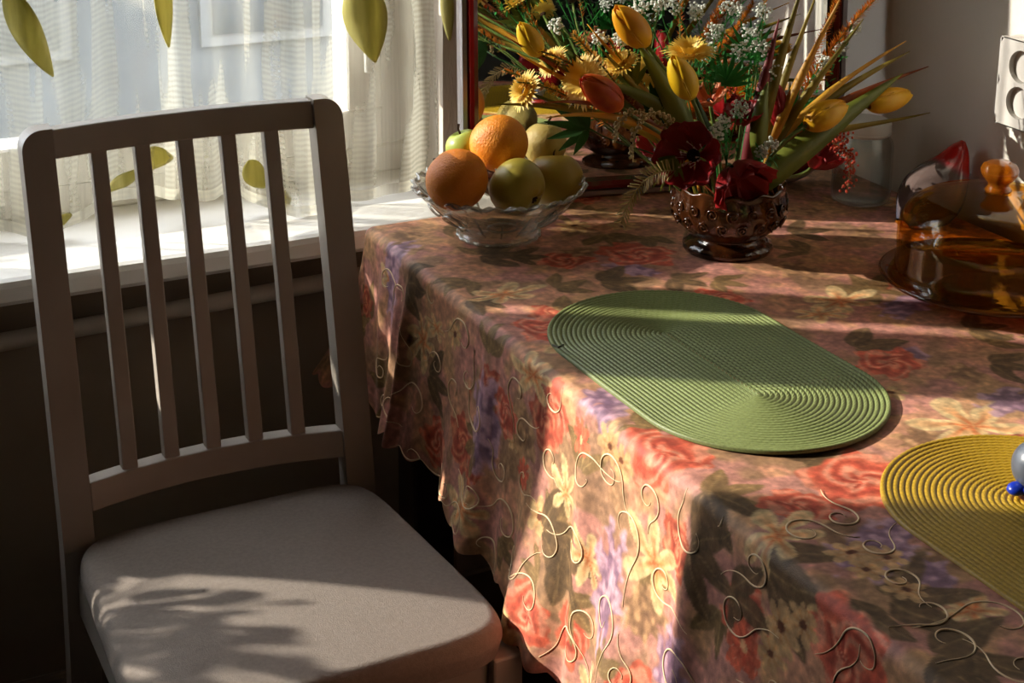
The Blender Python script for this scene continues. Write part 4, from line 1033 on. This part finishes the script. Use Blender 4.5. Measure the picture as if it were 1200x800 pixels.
def spray(pxys, y, label, r=.0135, green=True):
    """a branching sprig with white floret clusters at the picture points"""
    ps = [at(px, py, y + random.uniform(-.012, .012)) for px, py in pxys]; c = ps[0]; o = thing('white_spray', c, label, 'flower spray', 'white filler sprays in the vase')
    cen = V((0, 0, 0))
    for p in ps: cen += p
    cen /= len(ps); b = root(cen); fork = b.lerp(cen, .55)
    st = MB().tube(bez([b, b + V((0, 0, .05)), fork], 6), .0012, 5); fl = MB(); lf = MB()
    for p in ps:
        st.tube(bez([fork, fork.lerp(p, .5) + V((0, 0, .012)), p], 5), .0008, 4)
        for k in range(64):
            d = V((random.gauss(0, 1), random.gauss(0, 1), random.gauss(0, 1))).normalized() * (r * random.uniform(.35, 1.0)); q = p + d
            fl.ball(q, random.uniform(.0013, .0025), 5, 3, (1, 1, .8))
            if k < 9: st.tube([p - V((0, 0, r * .8)), q], .0004, 3)
        if green:
            for k in range(26):
                q = fork.lerp(p, random.uniform(.15, .95)) + V((random.gauss(0, .007), random.gauss(0, .006), random.gauss(0, .006)))
                d = V((random.gauss(0, 1), random.gauss(0, .6), random.gauss(.4, 1))).normalized(); leaf_mesh(lf, q, q + d * random.uniform(.006, .012), .0030, n=3)
    st.build('stems', m_green, o); fo = stuff(fl.build('florets', m_whitef, o, smooth=True))
    if green: stuff(lf.build('leaflets', m_green, o))
    return o
def spike(pts, label, m1, m2, rad_=.007, dens=150, frac=.5, name='flower_spike', cat_='flower spike', ln=.006):
    o = thing(name, pts[-1], label, cat_, 'bristly spikes in the vase'); P_ = bez(pts, 14)
    MB().tube(P_, .0012, 5).build('stem', m_stem, o, smooth=True); b1, b2 = MB(), MB()
    for k in range(dens):
        t = .40 + .6 * k / dens; i = min(13, int(t * 14)); p = P_[i].lerp(P_[i + 1], t * 14 - i); ax = (P_[i + 1] - P_[i]).normalized()
        d = V((random.gauss(0, 1), random.gauss(0, 1), random.gauss(0, 1))); d = (d - ax * d.dot(ax)).normalized()
        leaf_mesh(b1 if t > .4 + .6 * frac else b2, p, p + (d * .9 + ax * .6) * ln * random.uniform(.7, 1.2) * (1.15 - .6 * t), .0018, n=2)
    stuff(b1.build('tip_bristles', m1, o)); stuff(b2.build('lower_bristles', m2, o))
    return o
def sprig(pts, label, mt, dens=60, br=.0024, spread=.006, name='beaded_sprig', ribs=0):
    o = thing(name, pts[-1], label, 'sprig', 'drooping sprigs in the vase'); P_ = bez(pts, 24)
    MB().tube(P_, .0009, 5).build('stem', m_bead, o, smooth=True); bm_ = MB()
    for k in range(dens):
        t = .25 + .75 * k / dens; i = min(23, int(t * 24)); p = P_[i].lerp(P_[i + 1], t * 24 - i)
        if ribs:
            ax = (P_[i + 1] - P_[i]).normalized(); s = ax.cross(Fv).normalized() * (1 if k % 2 else -1)
            e = p + s * spread * (1.6 - t) + ax * spread * .7 + V((random.gauss(0, .001), random.gauss(0, .002), random.gauss(0, .001)))
            bm_.tube([p, p.lerp(e, .5), e], [.0006, .0012, .0009], 4)
        else:
            q = p + V((random.gauss(0, spread * .4), random.gauss(0, spread * .4), random.gauss(0, spread * .4))); bm_.ball(q, br * random.uniform(.6, 1.1), 6, 4)
    stuff(bm_.build('beads', mt, o, smooth=not ribs))
    return o
def sp(pxs, y): 
    e = at(*pxs[-1], y); b = root(e); return [b] + [at(*q, y) for q in pxs]
toward = V((-.45, -.80, .25))      # roughly towards the camera

tulip(632, 64, 609, 27, -.43, 'yellow tulip bud at the far left of the arrangement', m_ytul)
tulip(757, 52, 721, 8, -.455, 'tall yellow tulip bud near the top centre of the arrangement', m_otul)
tulip(726, 125, 682, 91, -.49, 'red-orange tulip bud on the left of the arrangement', m_rtul)
tulip(810, 114, 788, 66, -.52, 'yellow tulip bud upright in the middle above the red flower', m_ytul)
tulip(945, 147, 992, 122, -.50, 'golden tulip bud right of the vase beside a broad leaf', m_otul, R=.0175)
tulip(1018, 124, 1068, 110, -.47, 'golden tulip bud farthest to the right in front of the jar', m_otul, R=.0155)
tulip(914, 150, 910, 98, -.455, 'closed red tulip bud behind a pale green leaf', m_red, R=.0125)
# broad tulip leaves
def tleaf(a, b, c, w_, label, y=(-.49, -.5, -.5), mt=None):
    return blade([at(*a, y[0]), at(*b, y[1]), at(*c, y[2])], w_, mt or m_tleaf, 'tulip_leaf', label, .1, 'leaf', 'broad tulip leaves in the vase')
tleaf((880, 228), (925, 180), (1058, 86), .034, 'long broad olive leaf sweeping to the right under the golden tulips', (-.49, -.50, -.47))
tleaf((890, 190), (885, 140), (900, 96), .022, 'upright pale green leaf in front of the red tulip bud', (-.49, -.49, -.48))
tleaf((820, 190), (790, 110), (745, 48), .026, 'broad green leaf rising to the tall yellow tulip', (-.47, -.48, -.46))
tleaf((805, 150), (765, 110), (700, 95), .016, 'narrow green leaf behind the red-orange tulip', (-.46, -.46, -.46))
tleaf((800, 175), (720, 110), (630, 62), .016, 'green leaf reaching to the leftmost tulip', (-.45, -.45, -.43))
tleaf((835, 200), (830, 160), (815, 112), .018, 'dark leaf under the middle yellow tulip', (-.49, -.50, -.51), m_dkleaf)
# daisies
daisy3(808, 66, -.46, .036, (-.1, -.12, 1), 'yellow daisy behind the middle tulip')
daisy3(688, 96, -.455, .038, (-.9, -.22, .35), 'yellow daisy behind the red-orange tulip')
daisy3(618, 108, -.43, .028, (-.9, -.05, .45), 'yellow daisy at the far left of the arrangement')
daisy3(760, 85, -.44, .024, (-.3, -.6, .7), 'small yellow daisy half hidden in the middle leaves')
spike(sp([(700, 130), (665, 100), (606, 96)], -.44), 'golden bristly spike low on the left beside the daisy', m_gold, m_wheat, dens=300, ln=.012)
spike(sp([(740, 110), (700, 70), (672, 40)], -.45), 'pale golden spike above the left daisy', m_gold, m_gold, dens=260, ln=.011)
daisy3(728, 78, -.44, .028, (-.5, -.05, .85), 'yellow daisy between the red-orange and the tall tulip')
daisy3(650, 74, -.42, .024, (-.8, .0, .6), 'yellow daisy above the leftmost one')
# red flowers
poppy(812, 182, -.535, .041, (-.75, -.60, .28), 'large crimson flower with black heart and pale stamens')
poppy(862, 202, -.515, .043, (.10, -.72, -.55), 'crimson flower hanging over the vase rim', stamen=False, n=8)
poppy(870, 140, -.47, .026, (-.1, -.25, 1), 'crimson flower behind the white florets', stamen=False)
poppy(955, 190, -.42, .034, (.3, -.3, .9), 'dark red flower low on the right of the vase', stamen=False)
poppy(832, 118, -.455, .022, (-.3, -.2, .9), 'peach-orange blossom above the crimson flower', m_peach, stamen=False)
poppy(770, 175, -.43, .026, (-.4, -.2, .9), 'dark red flower low on the left behind the beaded sprig', stamen=False)
# white sprays
spray([(838, 35), (855, 8), (815, 12), (790, 5)], -.44, 'white floret spray at the top centre of the arrangement')
spray([(892, 55), (905, 82), (880, 38), (895, 15), (868, 58)], -.45, 'white floret spray right of centre above the red tulip')
spray([(866, 128), (848, 146), (838, 158)], -.515, 'white floret spray in front above the crimson flower', .0125)
spray([(905, 168), (893, 178), (886, 206)], -.515, 'white floret spray low at the vase rim', .009)
spray([(703, 44), (728, 46), (652, 30)], -.42, 'white floret spray at the upper left', .011)
spray([(1002, 32), (985, 55), (952, 98), (965, 72), (945, 120)], -.43, 'white floret spray on the right among the orange wheat', .010)
spray([(750, 8), (770, 2), (830, 60)], -.43, 'white floret spray behind the tall yellow tulip', .013)
# orange and green bristly spikes
spike(sp([(720, 100), (690, 78), (628, 58)], -.44), 'orange-tipped green spike leaning left above the daisy', m_wheat, m_dkleaf, ln=.009)
spike(sp([(690, 120), (640, 100), (590, 82)], -.42), 'bristly green spike at the far left', m_wheat, m_dkleaf, frac=.7, ln=.008)
spike(sp([(760, 110), (730, 80), (715, 48)], -.43), 'golden spike in the left centre', m_wheat, m_wheat, ln=.009)
spike(sp([(790, 60), (795, 20), (800, -20)], -.42), 'orange spike at the top centre beside the tall tulip', m_wheat, m_wheat, ln=.008)
spike(sp([(935, 100), (975, 50), (1030, -5)], -.43), 'orange wheat spike pointing to the upper right', m_wheat, m_wheat, dens=420, ln=.0135)
spike(sp([(930, 110), (960, 60), (985, -10)], -.42), 'tall orange wheat spike right of centre', m_wheat, m_wheat, dens=400, ln=.012)
spike(sp([(940, 120), (970, 85), (990, 40)], -.41), 'short orange wheat spike among the blades', m_wheat, m_wheat, dens=320, ln=.013)
spike(sp([(890, 80), (892, 30), (900, -20)], -.42), 'orange and green spike behind the white florets', m_wheat, m_green, ln=.007)
# long blades
bladepx(942, -25, -.47, .016, m_olive, 'tall olive blade leaf rising out of the top right')
bladepx(990, -12, -.48, .013, m_gold, 'golden wavy blade leaf pointing up to the right', .6)
bladepx(1012, 22, -.48, .012, m_olive, 'yellow-green blade leaf below the golden one', .4)
bladepx(1062, 48, -.46, .010, m_gold, 'thin golden blade leaf stretching to the right', .6, bend=(0, .02))
bladepx(1066, 60, -.45, .013, m_olive, 'olive blade leaf stretching to the right', .3, bend=(0, .015))
bladepx(1088, 78, -.45, .012, m_rust, 'rust-coloured blade leaf stretching farthest to the right', .4, bend=(0, .02))
bladepx(958, -10, -.44, .011, m_olive, 'slim olive blade leaf behind the tall one')
bladepx(638, 120, -.50, .010, m_rust, 'rust blade leaf pointing left under the daisy', .3, bend=(0, .05))
bladepx(640, 138, -.51, .011, m_gold, 'golden blade leaf pointing left below the rust one', .3, bend=(0, .05))
bladepx(592, 42, -.43, .010, m_rust, 'thin rust blade leaf reaching to the upper left', .5)
bladepx(606, 62, -.43, .013, m_gold, 'golden blade leaf beside the leftmost tulip', .5)
bladepx(688, 28, -.44, .011, m_gold, 'golden blade leaf pointing up left of centre', .5)
bladepx(700, 52, -.45, .013, m_olive, 'olive blade leaf left of the tall tulip', .4)
bladepx(672, 62, -.45, .010, m_rust, 'short rust blade leaf above the red-orange tulip', .4)
bladepx(580, 122, -.44, .013, m_olive, 'low olive blade leaf reaching to the far left', .3, bend=(0, .04))
bladepx(913, 22, -.465, .018, mat('wine_leaf', (104, 18, 22), (130, 30, 30), .5, 30), 'wine-red pointed leaf behind the olive blades', .1)
bladepx(1090, 132, -.42, .010, m_olive, 'short olive blade leaf behind the rightmost tulip', .3)
# drooping sprigs
sprig([mouth(3.4), at(800, 100, -.53), at(735, 110, -.54), at(742, 190, -.545)], 'beaded pale sprig looping over on the left of the vase', m_bead, 90)
sprig([mouth(3.6), at(770, 95, -.52), at(720, 120, -.53), at(722, 165, -.53)], 'shorter beaded pale sprig left of the vase', m_bead, 70)
sprig([mouth(3.9), at(790, 170, -.545), at(745, 200, -.555), at(728, 262, -.555)], 'feathery grey sprig drooping onto the cloth left of the vase', m_bead, 60, spread=.011, name='feathery_sprig', ribs=1)
sprig([mouth(.3), at(950, 120, -.46), at(1010, 135, -.46), at(992, 226, -.46)], 'fuzzy red sprig drooping in front of the jar', m_redspr, 170, .0022, .014)
sprig([mouth(.5), at(940, 150, -.45), at(985, 150, -.45), at(1000, 200, -.45)], 'short fuzzy red sprig right of the vase', m_redspr, 120, .0020, .014)
# green filler fans
def fan(px, py, y, label, mt, n=9, L=.045, a0=-2.6, a1=-.6, wd=.005):
    c = at(px, py, y); o = thing('fern_fan', c, label, 'fern', 'green fern fans in the vase'); stem(o, c, c - root(c), .0012, mt)
    for k in range(n):
        a = a0 + (a1 - a0) * k / (n - 1); d = R2 * cos(a) + U2 * sin(a); leaf_mesh(MB(), c, c + d * L * (.75 + .35 * sin(pi * k / (n - 1))) - Fv * .01 * sin(k), wd, up=-Fv, n=6).build('frond', mt, o, smooth=True)
fan(790, 183, -.53, 'grey-green fern fan hanging left of the crimson flower', m_tleaf, 8, .042, -2.9, -1.2)
fan(880, 70, -.43, 'bright green fern fan behind the white florets', m_green, 11, .05, .2, 2.9, .006)
fan(850, 100, -.45, 'bright green fern fan above the crimson flower', m_green, 11, .045, .1, 3.0, .006)
fan(925, 140, -.45, 'dark green fern fan right of the red tulip', m_green, 10, .05, -.6, 2.2, .005)
fan(690, 150, -.45, 'dark green leaf fan low on the left', m_dkleaf, 7, .05, 1.8, 4.2, .010)
fan(770, 130, -.46, 'dark green leaf fan in the middle', m_dkleaf, 9, .05, .8, 3.4, .009)
fan(740, 105, -.45, 'olive leaf fan behind the red-orange tulip', m_tleaf, 9, .05, 1.0, 3.6, .008)
